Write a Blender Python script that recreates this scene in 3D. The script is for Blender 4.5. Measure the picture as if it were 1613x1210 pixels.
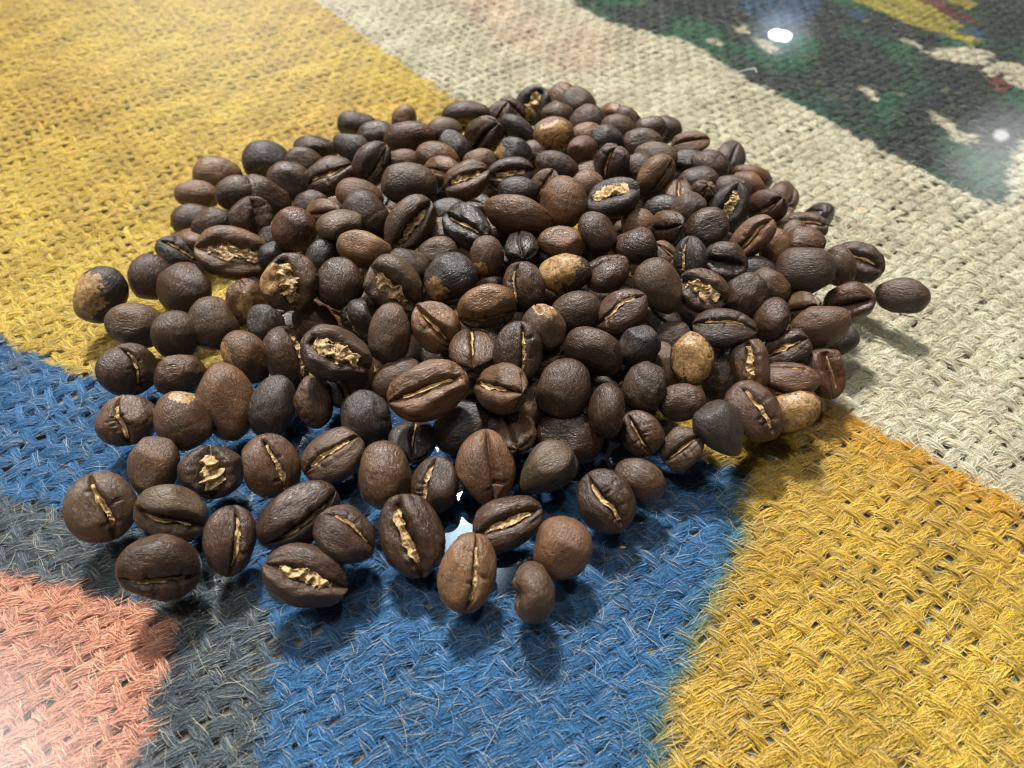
import bpy, math
import numpy as np
from mathutils import Vector, Quaternion

MM = 0.001
rng = np.random.default_rng(11)
scene = bpy.context.scene
col = scene.collection
for o in list(bpy.data.objects):
    bpy.data.objects.remove(o)

# ------------------------------------------------------------------ camera
PITCH = math.radians(48.4)
CAM = Vector((0, 0, 93.0)) * MM
cd = bpy.data.cameras.new('camera')
cd.sensor_width = 36.0
cd.lens = 36.0 * 1150 / 1613
cd.clip_start = 0.002
cd.clip_end = 50
cd.dof.use_dof = True
cd.dof.focus_distance = 0.112
cd.dof.aperture_fstop = 26.0
cam = bpy.data.objects.new('camera', cd)
cam.location = CAM
cam.rotation_euler = (math.pi / 2 - PITCH, 0, 0)
col.objects.link(cam)
scene.camera = cam

# ------------------------------------------------------------------ dim room light
world = bpy.data.worlds.new('World')
scene.world = world
world.use_nodes = True
bg = world.node_tree.nodes['Background']
bg.inputs[0].default_value = (1.0, 0.985, 0.96, 1)
bg.inputs[1].default_value = 0.11

# ------------------------------------------------------------------ ceiling lamps
HEAP = Vector((0, 0.09, 0))
def lamp(name, az, el, dist, sx, sy, watt, colour=(1, 1, 1), shape='RECTANGLE', soft=False):
    """area lamp of the room, az measured right of the view direction, el above the table"""
    az, el = math.radians(az), math.radians(el)
    d = Vector((math.cos(el) * math.sin(az), math.cos(el) * math.cos(az), math.sin(el)))
    ld = bpy.data.lights.new(name, 'AREA')
    ld.shape = shape
    ld.size, ld.size_y = sx, sy
    ld.energy = watt
    ld.color = colour
    if soft:                                   # diffuser that is brightest in its middle
        ld.use_nodes = True
        nt = ld.node_tree
        em = nt.nodes['Emission']
        ge = nt.nodes.new('ShaderNodeNewGeometry')
        sub = nt.nodes.new('ShaderNodeVectorMath'); sub.operation = 'SUBTRACT'
        sub.inputs[1].default_value = (0.5, 0.5, 0.0)
        nt.links.new(ge.outputs['Parametric'], sub.inputs[0])
        sep = nt.nodes.new('ShaderNodeVectorMath'); sep.operation = 'MULTIPLY'
        sep.inputs[1].default_value = (1, 1, 0)
        nt.links.new(sub.outputs[0], sep.inputs[0])
        ln = nt.nodes.new('ShaderNodeVectorMath'); ln.operation = 'LENGTH'
        nt.links.new(sep.outputs[0], ln.inputs[0])
        mr = nt.nodes.new('ShaderNodeMapRange'); mr.interpolation_type = 'SMOOTHERSTEP'
        for k, v in zip((1, 2, 3, 4), (0.0, 0.5, 3.4, 0.0)):
            mr.inputs[k].default_value = v
        nt.links.new(ln.outputs['Value'], mr.inputs[0])
        nt.links.new(mr.outputs[0], em.inputs['Strength'])
    o = bpy.data.objects.new(name, ld)
    o.location = HEAP + d * dist
    o.rotation_euler = d.to_track_quat('Z', 'Y').to_euler()
    col.objects.link(o)
    return o
lamp('ceiling_spot', -13, 57, 1.3, 0.15, 0.15, 38.0, (1.0, 0.975, 0.94))
lamp('ceiling_panel', -7.5, 61, 1.3, 0.22, 0.34, 1.5, (0.62, 0.82, 1.0), 'RECTANGLE', True)
lamp('ceiling_dome', -83, 51, 1.45, 0.90, 0.90, 6.0, (1.0, 0.985, 0.97), 'DISK', True)
lamp('ceiling_spot', 66, 74, 1.3, 0.08, 0.08, 3.0, (1.0, 0.96, 0.90))
lamp('ceiling_spot', -105, 70, 1.3, 0.08, 0.08, 3.5, (1.0, 0.98, 0.95))
lamp('ceiling_dome', -20, 19, 3.0, 1.9, 1.5, 1.4, (0.95, 0.98, 1.0), 'ELLIPSE', True)
lamp('downlight', 20.4, 20.6, 3.0, 0.075, 0.03, 0.20, (0.92, 0.97, 1.0), 'ELLIPSE')
lamp('downlight_shade', 20.4, 20.6, 3.2, 0.34, 0.26, 0.10, (0.70, 0.85, 1.0), 'ELLIPSE', True)
lamp('downlight', 37.2, 23.6, 3.0, 0.045, 0.035, 0.016, (1.0, 0.97, 0.93), 'ELLIPSE')
lamp('pendant_shade', 38.0, 25.2, 3.4, 0.62, 0.62, 0.55, (0.96, 0.98, 1.0), 'DISK', True)

scene.view_settings.view_transform = 'Standard'
scene.view_settings.look = 'None'
scene.view_settings.exposure = 0.24
scene.view_settings.gamma = 1.0
scene.render.engine = 'CYCLES'
scene.cycles.max_bounces = 8
scene.cycles.diffuse_bounces = 3
scene.cycles.glossy_bounces = 3
scene.cycles.transparent_max_bounces = 12
scene.cycles.use_denoising = True
scene.cycles.caustics_reflective = False
scene.cycles.filter_width = 1.15

# ------------------------------------------------------------------ node helpers
def new_mat(name):
    m = bpy.data.materials.new(name)
    m.use_nodes = True
    nt = m.node_tree
    nt.nodes.clear()
    out = nt.nodes.new('ShaderNodeOutputMaterial')
    return m, nt, out
def N(nt, kind, **kw):
    n = nt.nodes.new(kind)
    for k, v in kw.items():
        if k.startswith('i_'):
            n.inputs[k[2:].replace('_', ' ')].default_value = v
        else:
            setattr(n, k, v)
    return n
def L(nt, a, b):
    nt.links.new(a, b)
def noise(nt, vec, scale, detail=3.0, rough=0.55, dist=0.0):
    n = N(nt, 'ShaderNodeTexNoise')
    n.inputs['Scale'].default_value = scale
    n.inputs['Detail'].default_value = detail
    n.inputs['Roughness'].default_value = rough
    n.inputs['Distortion'].default_value = dist
    L(nt, vec, n.inputs['Vector'])
    return n
def maprange(nt, val, a, b, c, d):
    n = N(nt, 'ShaderNodeMapRange')
    for i, v in zip((1, 2, 3, 4), (a, b, c, d)):
        n.inputs[i].default_value = v
    L(nt, val, n.inputs[0])
    return n.outputs[0]
def mixcol(nt, fac, a, b, blend='MIX'):
    n = N(nt, 'ShaderNodeMix', data_type='RGBA', blend_type=blend)
    for sock, v in ((n.inputs[0], fac), (n.inputs[6], a), (n.inputs[7], b)):
        if hasattr(v, 'is_linked'):
            L(nt, v, sock)
        else:
            sock.default_value = v
    return n.outputs[2]

# ------------------------------------------------------------------ materials
def bean_material():
    m, nt, out = new_mat('roasted_bean')
    tc = N(nt, 'ShaderNodeTexCoord')
    info = N(nt, 'ShaderNodeObjectInfo')
    # every bean reads its own place in the noise
    off = N(nt, 'ShaderNodeVectorMath', operation='MULTIPLY_ADD')
    L(nt, info.outputs['Random'], off.inputs[0])
    off.inputs[1].default_value = (7.0, 3.0, 5.0)
    L(nt, tc.outputs['Object'], off.inputs[2])
    v = off.outputs[0]
    stretch = N(nt, 'ShaderNodeMapping')
    stretch.inputs['Scale'].default_value = (0.45, 1.0, 1.0)
    L(nt, v, stretch.inputs['Vector'])
    big = noise(nt, v, 260, 3)
    mid = noise(nt, stretch.outputs[0], 900, 4, 0.6, 0.6)
    fine = noise(nt, stretch.outputs[0], 3000, 4, 0.62, 0.9)
    n_mul = N(nt, 'ShaderNodeMix', data_type='RGBA', blend_type='MULTIPLY')
    n_mul.inputs[0].default_value = 1.0
    L(nt, info.outputs['Color'], n_mul.inputs[6])
    bw = maprange(nt, big.outputs[0], 0.3, 0.7, 0.66, 1.36)
    comb = N(nt, 'ShaderNodeCombineColor')
    for i in range(3):
        L(nt, bw, comb.inputs[i])
    L(nt, comb.outputs[0], n_mul.inputs[7])
    # paler rubbed crests and darker pits of the wrinkles
    fleck = maprange(nt, mid.outputs[0], 0.54, 0.80, 0.0, 0.40)
    c2 = mixcol(nt, fleck, n_mul.outputs[2], (0.150, 0.084, 0.043, 1))
    pit = maprange(nt, fine.outputs[0], 0.30, 0.46, 0.55, 0.0)
    c3 = mixcol(nt, pit, c2, (0.012, 0.008, 0.006, 1))
    b = N(nt, 'ShaderNodeBsdfPrincipled')
    L(nt, c3, b.inputs['Base Color'])
    add = N(nt, 'ShaderNodeMath', operation='ADD')
    L(nt, maprange(nt, mid.outputs[0], 0.3, 0.7, 0.20, 0.42), add.inputs[0])
    L(nt, maprange(nt, info.outputs['Random'], 0, 1, 0.0, 0.18), add.inputs[1])      # some beans oilier than others
    L(nt, add.outputs[0], b.inputs['Roughness'])
    b.inputs['Specular IOR Level'].default_value = 0.46
    bump1 = N(nt, 'ShaderNodeBump')
    bump1.inputs['Strength'].default_value = 0.55
    bump1.inputs['Distance'].default_value = 0.00036
    L(nt, mid.outputs[0], bump1.inputs['Height'])
    bump2 = N(nt, 'ShaderNodeBump')
    bump2.inputs['Strength'].default_value = 0.95
    bump2.inputs['Distance'].default_value = 0.00020
    L(nt, fine.outputs[0], bump2.inputs['Height'])
    L(nt, bump1.outputs[0], bump2.inputs['Normal'])
    L(nt, bump2.outputs[0], b.inputs['Normal'])
    L(nt, b.outputs[0], out.inputs[0])
    return m

def chaff_material(name, c_lo, c_hi, rough, trans):
    m, nt, out = new_mat(name)
    tc = N(nt, 'ShaderNodeTexCoord')
    n1 = noise(nt, tc.outputs['Object'], 1500, 4, 0.65, 0.8)
    n2 = noise(nt, tc.outputs['Object'], 3800, 3, 0.6)
    c = mixcol(nt, maprange(nt, n1.outputs[0], 0.34, 0.66, 0, 1), c_lo, c_hi)
    b = N(nt, 'ShaderNodeBsdfPrincipled')
    L(nt, c, b.inputs['Base Color'])
    b.inputs['Roughness'].default_value = rough
    b.inputs['Specular IOR Level'].default_value = 0.4
    bump = N(nt, 'ShaderNodeBump')
    bump.inputs['Strength'].default_value = 0.7
    bump.inputs['Distance'].default_value = 0.00012
    L(nt, n2.outputs[0], bump.inputs['Height'])
    L(nt, bump.outputs[0], b.inputs['Normal'])
    t = N(nt, 'ShaderNodeBsdfTranslucent')
    L(nt, c, t.inputs[0])
    mx = N(nt, 'ShaderNodeMixShader')
    mx.inputs[0].default_value = trans
    L(nt, b.outputs[0], mx.inputs[1])
    L(nt, t.outputs[0], mx.inputs[2])
    L(nt, mx.outputs[0], out.inputs[0])
    return m

def yarn_material():
    m, nt, out = new_mat('painted_jute')
    at = N(nt, 'ShaderNodeAttribute', attribute_name='paint')
    uv = N(nt, 'ShaderNodeUVMap', uv_map='UVMap')
    mp = N(nt, 'ShaderNodeMapping')
    mp.inputs['Scale'].default_value = (0.45, 5.0, 1.0)
    L(nt, uv.outputs[0], mp.inputs['Vector'])
    streak = noise(nt, mp.outputs[0], 2.2, 4, 0.65, 0.3)
    mp2 = N(nt, 'ShaderNodeMapping')
    mp2.inputs['Scale'].default_value = (1.0, 15.0, 1.0)
    L(nt, uv.outputs[0], mp2.inputs['Vector'])
    hairs = noise(nt, mp2.outputs[0], 2.0, 3, 0.6)
    tc = N(nt, 'ShaderNodeTexCoord')
    soil = noise(nt, tc.outputs['Object'], 130, 3, 0.6)
    val = maprange(nt, streak.outputs[0], 0.28, 0.72, 0.42, 1.34)
    val2 = maprange(nt, hairs.outputs[0], 0.3, 0.7, 0.55, 1.28)
    mu = N(nt, 'ShaderNodeMath', operation='MULTIPLY')
    L(nt, val, mu.inputs[0]); L(nt, val2, mu.inputs[1])
    comb = N(nt, 'ShaderNodeCombineColor')
    for i in range(3):
        L(nt, mu.outputs[0], comb.inputs[i])
    c = mixcol(nt, 1.0, at.outputs['Color'], comb.outputs[0], 'MULTIPLY')
    # bare jute where the paint did not take
    bare = maprange(nt, soil.outputs[0], 0.60, 0.72, 0.0, 0.38)
    c = mixcol(nt, bare, c, (0.34, 0.27, 0.16, 1))
    b = N(nt, 'ShaderNodeBsdfPrincipled')
    L(nt, c, b.inputs['Base Color'])
    b.inputs['Roughness'].default_value = 0.62
    b.inputs['Specular IOR Level'].default_value = 0.35
    bump = N(nt, 'ShaderNodeBump')
    bump.inputs['Strength'].default_value = 1.0
    bump.inputs['Distance'].default_value = 0.0006
    L(nt, hairs.outputs[0], bump.inputs['Height'])
    bump2 = N(nt, 'ShaderNodeBump')
    bump2.inputs['Strength'].default_value = 0.8
    bump2.inputs['Distance'].default_value = 0.0005
    L(nt, streak.outputs[0], bump2.inputs['Height'])
    L(nt, bump.outputs[0], bump2.inputs['Normal'])
    L(nt, bump2.outputs[0], b.inputs['Normal'])
    L(nt, b.outputs[0], out.inputs[0])
    return m

def fibre_material():
    m, nt, out = new_mat('jute_fibre')
    at = N(nt, 'ShaderNodeAttribute', attribute_name='paint')
    b = N(nt, 'ShaderNodeBsdfPrincipled')
    L(nt, at.outputs['Color'], b.inputs['Base Color'])
    b.inputs['Roughness'].default_value = 0.42
    b.inputs['Specular IOR Level'].default_value = 0.5
    L(nt, b.outputs[0], out.inputs[0])
    return m

def glass_materials():
    m, nt, out = new_mat('glass_surface')
    fr = N(nt, 'ShaderNodeFresnel'); fr.inputs[0].default_value = 1.5
    tr = N(nt, 'ShaderNodeBsdfTransparent'); tr.inputs[0].default_value = (0.97, 0.985, 0.98, 1)
    gl = N(nt, 'ShaderNodeBsdfGlossy'); gl.inputs['Roughness'].default_value = 0.012
    mul = N(nt, 'ShaderNodeMath', operation='MULTIPLY'); mul.inputs[1].default_value = 1.25
    mul.use_clamp = True
    L(nt, fr.outputs[0], mul.inputs[0])
    mx = N(nt, 'ShaderNodeMixShader')
    L(nt, mul.outputs[0], mx.inputs[0]); L(nt, tr.outputs[0], mx.inputs[1]); L(nt, gl.outputs[0], mx.inputs[2])
    L(nt, mx.outputs[0], out.inputs[0])
    m2, nt, out = new_mat('glass_body')
    tr = N(nt, 'ShaderNodeBsdfTransparent'); tr.inputs[0].default_value = (0.99, 0.995, 0.99, 1)
    L(nt, tr.outputs[0], out.inputs[0])
    return m, m2

def board_material():
    m, nt, out = new_mat('dark_board')
    tc = N(nt, 'ShaderNodeTexCoord')
    n = noise(nt, tc.outputs['Object'], 60, 4)
    b = N(nt, 'ShaderNodeBsdfPrincipled')
    L(nt, mixcol(nt, n.outputs[0], (0.16, 0.135, 0.095, 1), (0.28, 0.24, 0.17, 1)), b.inputs['Base Color'])
    b.inputs['Roughness'].default_value = 0.7
    L(nt, b.outputs[0], out.inputs[0])
    return m

M_BEAN = bean_material()
M_CHAFF = chaff_material('golden_chaff', (0.21, 0.105, 0.034, 1), (0.64, 0.47, 0.23, 1), 0.55, 0.22)
M_SKIN = chaff_material('silver_skin', (0.095, 0.046, 0.018, 1), (0.36, 0.215, 0.082, 1), 0.38, 0.0)
M_YARN = yarn_material()
M_FIBRE = fibre_material()
M_GLASS, M_GLASS_BODY = glass_materials()
M_BOARD = board_material()

# ------------------------------------------------------------------ mesh helpers
def mesh_from(name, verts, quads, caps=(), mat=None, smooth=True):
    me = bpy.data.meshes.new(name)
    verts = np.asarray(verts, np.float32)
    quads = np.asarray(quads, np.int32).reshape(-1, 4)
    loops = [quads.ravel()] + [np.asarray(c, np.int32) for c in caps]
    tot = np.concatenate([np.full(len(quads), 4, np.int32), np.array([len(c) for c in caps], np.int32)])
    loops = np.concatenate(loops).astype(np.int32)
    me.vertices.add(len(verts)); me.vertices.foreach_set('co', verts.ravel())
    me.loops.add(len(loops)); me.loops.foreach_set('vertex_index', loops)
    me.polygons.add(len(tot))
    start = np.concatenate([[0], np.cumsum(tot)[:-1]]).astype(np.int32)
    me.polygons.foreach_set('loop_start', start)
    me.polygons.foreach_set('use_smooth', np.full(len(tot), smooth))
    me.update(calc_edges=True)
    if mat:
        me.materials.append(mat)
    return me
def grid_quads(n, m, wrap):
    i, j = np.meshgrid(np.arange(n - 1), np.arange(m if wrap else m - 1), indexing='ij')
    j2 = (j + 1) % m
    return np.stack([i * m + j, i * m + j2, (i + 1) * m + j2, (i + 1) * m + j], -1).reshape(-1, 4)
def link(name, me, parent=None):
    o = bpy.data.objects.new(name, me)
    col.objects.link(o)
    if parent:
        o.parent = parent
    return o
def sstep(a, b, x):
    t = np.clip((x - a) / (b - a), 0, 1)
    return t * t * (3 - 2 * t)
class Wob:
    """smooth random field made of a few plane waves"""
    def __init__(self, rg, freq, n=7, dim=3):
        k = rg.normal(size=(n, dim)); k /= np.linalg.norm(k, axis=1, keepdims=True)
        self.k = k * freq * rg.uniform(0.6, 1.4, (n, 1))
        self.p = rg.uniform(0, 6.28, n)
    def __call__(self, X):
        return np.sin(X @ self.k.T + self.p).sum(-1) / math.sqrt(len(self.p))

# ------------------------------------------------------------------ the painted burlap: where each paint and painted-in reflection lies (mm on the cloth)
POLY = [
    ('beige', [(-100.7,299.3),(-67.1,257.9),(-39.2,219.7),(-14.8,187.0),(13.4,139.1),(35.5,100.0),(48.8,85.5),(57.0,79.0),(68.6,69.7),(78.9,60.0),(97.0,44.2),(157.3,72.9),(364.3,313.0),(-104.0,313.0)]),
    ('dark', [(17.6,306.0),(20.7,253.7),(30.8,237.8),(53.6,224.1),(66.5,198.9),(77.3,184.6),(86.2,170.3),(100.6,149.2),(111.1,138.6),(121.3,158.8),(129.0,167.6),(179.5,203.5),(286.3,306.0)]),
    ('beige', [(120.4,217.2),(128.0,219.7),(137.9,220.6),(142.3,215.5),(135.4,208.2),(127.8,209.8)]),
    ('beige', [(69.1,234.0),(73.3,234.9),(72.7,229.4),(69.3,229.9)]),
    ('beige', [(73.1,227.6),(77.1,225.8),(80.2,217.2),(76.6,215.5),(74.2,221.5)]),
    ('beige', [(96.0,195.2),(98.8,195.2),(98.9,186.7),(96.9,187.4)]),
    ('beige', [(117.8,225.8),(121.5,225.4),(123.0,218.5),(120.3,220.6)]),
    ('beige', [(110.2,182.6),(112.1,180.9),(113.4,173.8),(113.8,166.7),(111.6,167.3),(109.9,175.4)]),
    ('beige', [(110.1,166.7),(114.7,171.0),(118.8,170.3),(115.6,165.5)]),
    ('beige', [(135.1,206.6),(143.3,211.4),(147.9,208.2),(163.5,207.4),(155.7,192.3),(141.2,193.8),(134.2,198.9)]),
    ('beige', [(59.6,227.6),(63.4,224.9),(61.8,221.5),(59.0,224.1)]),
    ('streak', [(109.3,260.6),(118.7,260.6),(129.1,243.6),(141.6,224.1),(137.8,222.8),(124.7,236.8)]),
    ('streak', [(120.8,260.6),(132.1,260.6),(137.1,248.6),(141.2,236.8),(137.2,233.1),(129.1,243.6)]),
    ('streak', [(141.7,260.6),(149.2,260.6),(152.5,250.6),(147.1,247.5)]),
    ('brick', [(133.6,260.6),(140.0,260.6),(143.3,248.6),(148.0,236.3),(144.4,236.3),(138.0,245.5)]),
    ('brick', [(134.6,201.9),(139.2,204.3),(137.8,195.9),(132.9,190.2),(132.1,194.1)]),
    ('blue_spots_and_glare', [(75.5,260.6),(102.2,260.6),(99.7,247.5),(92.7,236.8),(78.5,235.9),(73.9,247.5)]),  # blue reflection by the downlight, painted into the cloth colour
    ('blue_spots_and_glare', [(110.3,248.6),(115.4,246.5),(112.0,239.7),(108.5,241.6)]),
    ('blue_spots_and_glare', [(142.3,234.0),(145.7,230.8),(142.2,224.1),(139.7,226.7)]),
    ('blue', [(-201.8,139.1),(-144.6,116.9),(-96.4,97.5),(-80.9,88.9),(-70.8,86.1),(-54.4,88.3),(-22.7,81.1),(10.0,75.6),(37.1,67.2),(33.4,54.1),(28.0,45.1),(22.2,36.2),(19.2,29.8),(17.2,24.0),(14.3,11.8),(-29.9,11.8),(-30.5,24.0),(-30.6,32.2),(-31.2,40.5),(-36.8,47.5),(-52.9,55.2),(-67.2,60.1),(-80.0,62.4),(-121.8,65.4),(-169.2,72.9)]),
    ('char', [(-174.2,78.3),(-123.5,67.8),(-80.0,62.4),(-67.2,60.1),(-52.9,55.2),(-36.8,47.5),(-31.2,40.5),(-30.6,32.2),(-30.5,24.0),(-29.9,11.8),(-43.2,11.8),(-45.0,24.0),(-45.6,30.6),(-45.3,36.2),(-45.7,41.4),(-51.0,44.2),(-61.1,46.8),(-74.0,49.5),(-112.5,52.0),(-153.7,56.2)]),
    ('red', [(-154.7,57.3),(-112.8,52.5),(-74.0,49.5),(-61.1,46.8),(-51.0,44.2),(-45.7,41.4),(-45.3,36.2),(-45.6,30.6),(-45.0,24.0),(-43.2,11.8),(-112.5,11.8)]),
]
PINK = [(-14.3,263.3),(-1.3,242.6),(10.4,228.5),(17.7,217.6)]
TEAL = [(36.2,65.4),(33.2,54.1),(28.0,45.1),(22.2,36.2),(19.2,29.8),(17.2,24.0)]
AMBER = [(57.0,79.0),(68.6,69.7),(78.9,60.0),(97.0,44.2)]

PAINT = {'yellow_unhazed': (0.60, 0.375, 0.050), 'yellow': (0.66, 0.445, 0.078), 'beige': (0.66, 0.58, 0.425), 'blue': (0.033, 0.135, 0.30), 'char': (0.084, 0.106, 0.124),
         'red': (0.64, 0.28, 0.18), 'dark': (0.032, 0.040, 0.039), 'green': (0.018, 0.115, 0.050), 'streak': (0.42, 0.35, 0.06),
         'brick': (0.17, 0.045, 0.04), 'blue_spots_and_glare': (0.045, 0.09, 0.16)}
def inside(px, py, poly):
    r = np.zeros(px.shape, bool)
    n = len(poly)
    for i in range(n):
        x0, y0 = poly[i]; x1, y1 = poly[(i + 1) % n]
        if y0 == y1:
            continue
        c = ((y0 > py) != (y1 > py)) & (px < (x1 - x0) * (py - y0) / (y1 - y0) + x0)
        r ^= c
    return r
def line_dist(px, py, line):
    d = np.full(px.shape, 1e9)
    for (x0, y0), (x1, y1) in zip(line[:-1], line[1:]):
        dx, dy = x1 - x0, y1 - y0
        t = np.clip(((px - x0) * dx + (py - y0) * dy) / (dx * dx + dy * dy), 0, 1)
        d = np.minimum(d, np.hypot(px - x0 - t * dx, py - y0 - t * dy))
    return d
_rw = np.random.default_rng(3)
W_EDGE = [Wob(_rw, 0.9, 6, 2), Wob(_rw, 0.9, 6, 2)]
W_GREEN, W_TONE, W_FADE, W_GREY = Wob(_rw, 0.16, 8, 2), Wob(_rw, 0.10, 8, 2), Wob(_rw, 0.35, 8, 2), Wob(_rw, 0.22, 8, 2)
def paint(px, py, rg):
    """paint colour, with haze and glare tints, on the cloth at (px, py) in mm"""
    XY = np.stack([px, py], -1)
    qx = px + 0.55 * W_EDGE[0](XY) + rg.normal(0, 0.25, px.shape)
    qy = py + 0.55 * W_EDGE[1](XY) + rg.normal(0, 0.25, px.shape)
    c = np.empty(px.shape + (3,)); c[:] = PAINT['yellow']
    tone = W_TONE(XY)[..., None]
    c[px > 18] = PAINT['yellow_unhazed']  # same yellow, painted deeper on the right where less haze veils it
    c *= 1 + 0.055 * tone * np.array([0.6, 1.0, 1.2])
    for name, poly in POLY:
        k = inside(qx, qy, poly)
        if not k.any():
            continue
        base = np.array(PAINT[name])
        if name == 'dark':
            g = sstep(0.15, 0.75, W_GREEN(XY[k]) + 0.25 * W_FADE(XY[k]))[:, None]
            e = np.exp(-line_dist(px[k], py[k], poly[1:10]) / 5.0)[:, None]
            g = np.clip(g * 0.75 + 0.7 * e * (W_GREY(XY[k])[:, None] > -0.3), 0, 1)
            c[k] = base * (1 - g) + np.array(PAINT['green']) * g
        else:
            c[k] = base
    pk = (np.exp(-(line_dist(px, py, PINK) / 14.0) ** 2) * (0.22 + 0.08 * W_GREY(XY)))[..., None] * (c[..., 2:3] > 0.3)
    c = c * (1 - pk) + pk * np.array((0.80, 0.36, 0.24))
    te = np.exp(-(line_dist(qx, qy, TEAL) / 1.6) ** 2)[..., None] * 0.65
    c = c * (1 - te) + te * np.array((0.06, 0.17, 0.13))
    yel = (c[..., 0] > 0.5) & (c[..., 2] < 0.12)
    am = (np.exp(-(line_dist(qx, qy, AMBER) / 7) ** 2) * 0.55 * yel)[..., None]
    c = c * (1 - am) + am * np.array((0.66, 0.30, 0.025))
    # dye that took unevenly
    fade = np.clip(W_FADE(XY) * 0.5, -0.5, 0.5)[..., None]
    c = c * (1 + 0.22 * fade)
    return np.clip(c, 0.004, 0.9)

# ------------------------------------------------------------------ weave
YA = math.radians(37.1)
DA = np.array([math.cos(YA), math.sin(YA)])       # broad yarns run this way
DB = np.array([-math.sin(YA), math.cos(YA)])      # thin yarns cross them
PA, PB = 2.90, 2.70                                # spacing of the broad yarns / of the thin yarns, mm
ZC = -3.75                                         # middle height of the cloth, mm
X0, X1, Y0, Y1 = -190, 190, 2, 272
cc = np.array([0, 110.0])
AMP = 0.25

cloth = bpy.data.objects.new('burlap_cloth', None)
cloth.location = (0, 0.11, ZC * MM)
col.objects.link(cloth)
cloth['label'] = 'coarse woven burlap painted yellow, blue, charcoal, salmon and green, lying under the glass'
cloth['category'] = 'burlap cloth'

W_WARP = [Wob(_rw, 0.09, 6, 2), Wob(_rw, 0.09, 6, 2), Wob(_rw, 0.42, 7, 2), Wob(_rw, 0.42, 7, 2), Wob(_rw, 0.5, 6, 2)]
def yarn_path(s, k, kind):
    """centre line of yarn number k at distance s along it (mm, cloth plane and height)"""
    rg = np.random.default_rng(1000 + k * 2 + (kind == 'A'))
    w = Wob(rg, 0.13, 5, 1); w2 = Wob(rg, 0.45, 5, 1)
    s1 = s[:, None]
    if kind == 'A':
        d, e, sp, cross = DA, DB, PA, PB
        lat = 0.20 * w(s1) + 0.06 * w2(s1)
    else:
        d, e, sp, cross = DB, DA, PB, PA
        lat = 0.28 * w(s1) + 0.08 * w2(s1)
    ph = math.pi * (s / cross + k) + (0 if kind == 'A' else math.pi)
    z = AMP * np.cos(ph)
    z = AMP * np.sign(z) * np.abs(z / AMP) ** 0.6
    if kind == 'A':
        z *= 0.8
    xy = cc + np.outer(s, d) + np.outer(k * sp + lat, e)
    xy = xy + np.stack([0.9 * W_WARP[0](xy) + 0.30 * W_WARP[2](xy), 0.9 * W_WARP[1](xy) + 0.30 * W_WARP[3](xy)], -1)
    z = z + 0.10 * W_WARP[4](xy)
    return xy, z
def yarn_width(s, k, kind):
    rg = np.random.default_rng(5000 + k * 2 + (kind == 'A'))
    w = Wob(rg, 0.20, 6, 1); w2 = Wob(rg, 0.7, 5, 1)
    base = (1.32, 0.42) if kind == 'A' else (0.70, 0.39)
    f = rg.uniform(0.84, 1.16) + 0.17 * w(s[:, None]) + 0.11 * w2(s[:, None])
    return base[0] * np.clip(f, 0.7, 1.35), base[1] * np.clip(0.5 + 0.5 * f, 0.8, 1.2)

SIDES = 6
AROUND = np.linspace(0, 2 * np.pi, SIDES, endpoint=False) + 0.3
def clip_range(k, kind):
    d, e, sp = (DA, DB, PA) if kind == 'A' else (DB, DA, PB)
    o = cc + k * sp * e
    lo, hi = -1e9, 1e9
    for ax, (a, b) in ((0, (X0, X1)), (1, (Y0, Y1))):
        t0, t1 = sorted(((a - o[ax]) / d[ax], (b - o[ax]) / d[ax]))
        lo, hi = max(lo, t0), min(hi, t1)
    return (lo, hi) if hi - lo > 6 else None
yarns = []
for kind, name in (('A', 'weft_yarn'), ('B', 'warp_yarn')):
    d, e = (DA, DB) if kind == 'A' else (DB, DA)
    cross = PB if kind == 'A' else PA
    for k in range(-100, 101):
        r = clip_range(k, kind)
        if r is None:
            continue
        s = np.arange(r[0], r[1], cross / 4.0)
        xy, z = yarn_path(s, k, kind)
        hw, hh = yarn_width(s, k, kind)
        ca, sa = np.cos(AROUND), np.sin(AROUND)
        lat = hw[:, None] * ca
        P = np.empty((len(s), SIDES, 3))
        P[..., 0] = xy[:, 0:1] + lat * e[0]
        P[..., 1] = xy[:, 1:2] + lat * e[1]
        P[..., 2] = z[:, None] + hh[:, None] * sa
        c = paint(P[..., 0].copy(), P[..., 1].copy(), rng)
        V = P.reshape(-1, 3) - np.array([0, 110.0, 0])
        q = grid_quads(len(s), SIDES, True)
        me = mesh_from(name, V * MM, q, mat=M_YARN)
        a = me.color_attributes.new('paint', 'FLOAT_COLOR', 'POINT')
        a.data.foreach_set('color', np.concatenate([c.reshape(-1, 3), np.ones((c.size // 3, 1))], 1).astype(np.float32).ravel())
        uv = me.uv_layers.new(name='UVMap')
        jj = np.tile(np.array([0, 1, 1, 0]), len(q)) + np.repeat(q[:, 0] % SIDES, 4)
        ii = np.repeat(q[:, 0] // SIDES, 4) + np.tile(np.array([0, 0, 1, 1]), len(q))
        su = s[ii] + 37.0 * k + (500 if kind == 'A' else 0)
        u = np.stack([su, jj / SIDES + su * 0.07], 1)
        uv.data.foreach_set('uv', u.astype(np.float32).ravel())
        link(name, me, cloth)
        yarns.append((kind, k, r))

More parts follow.
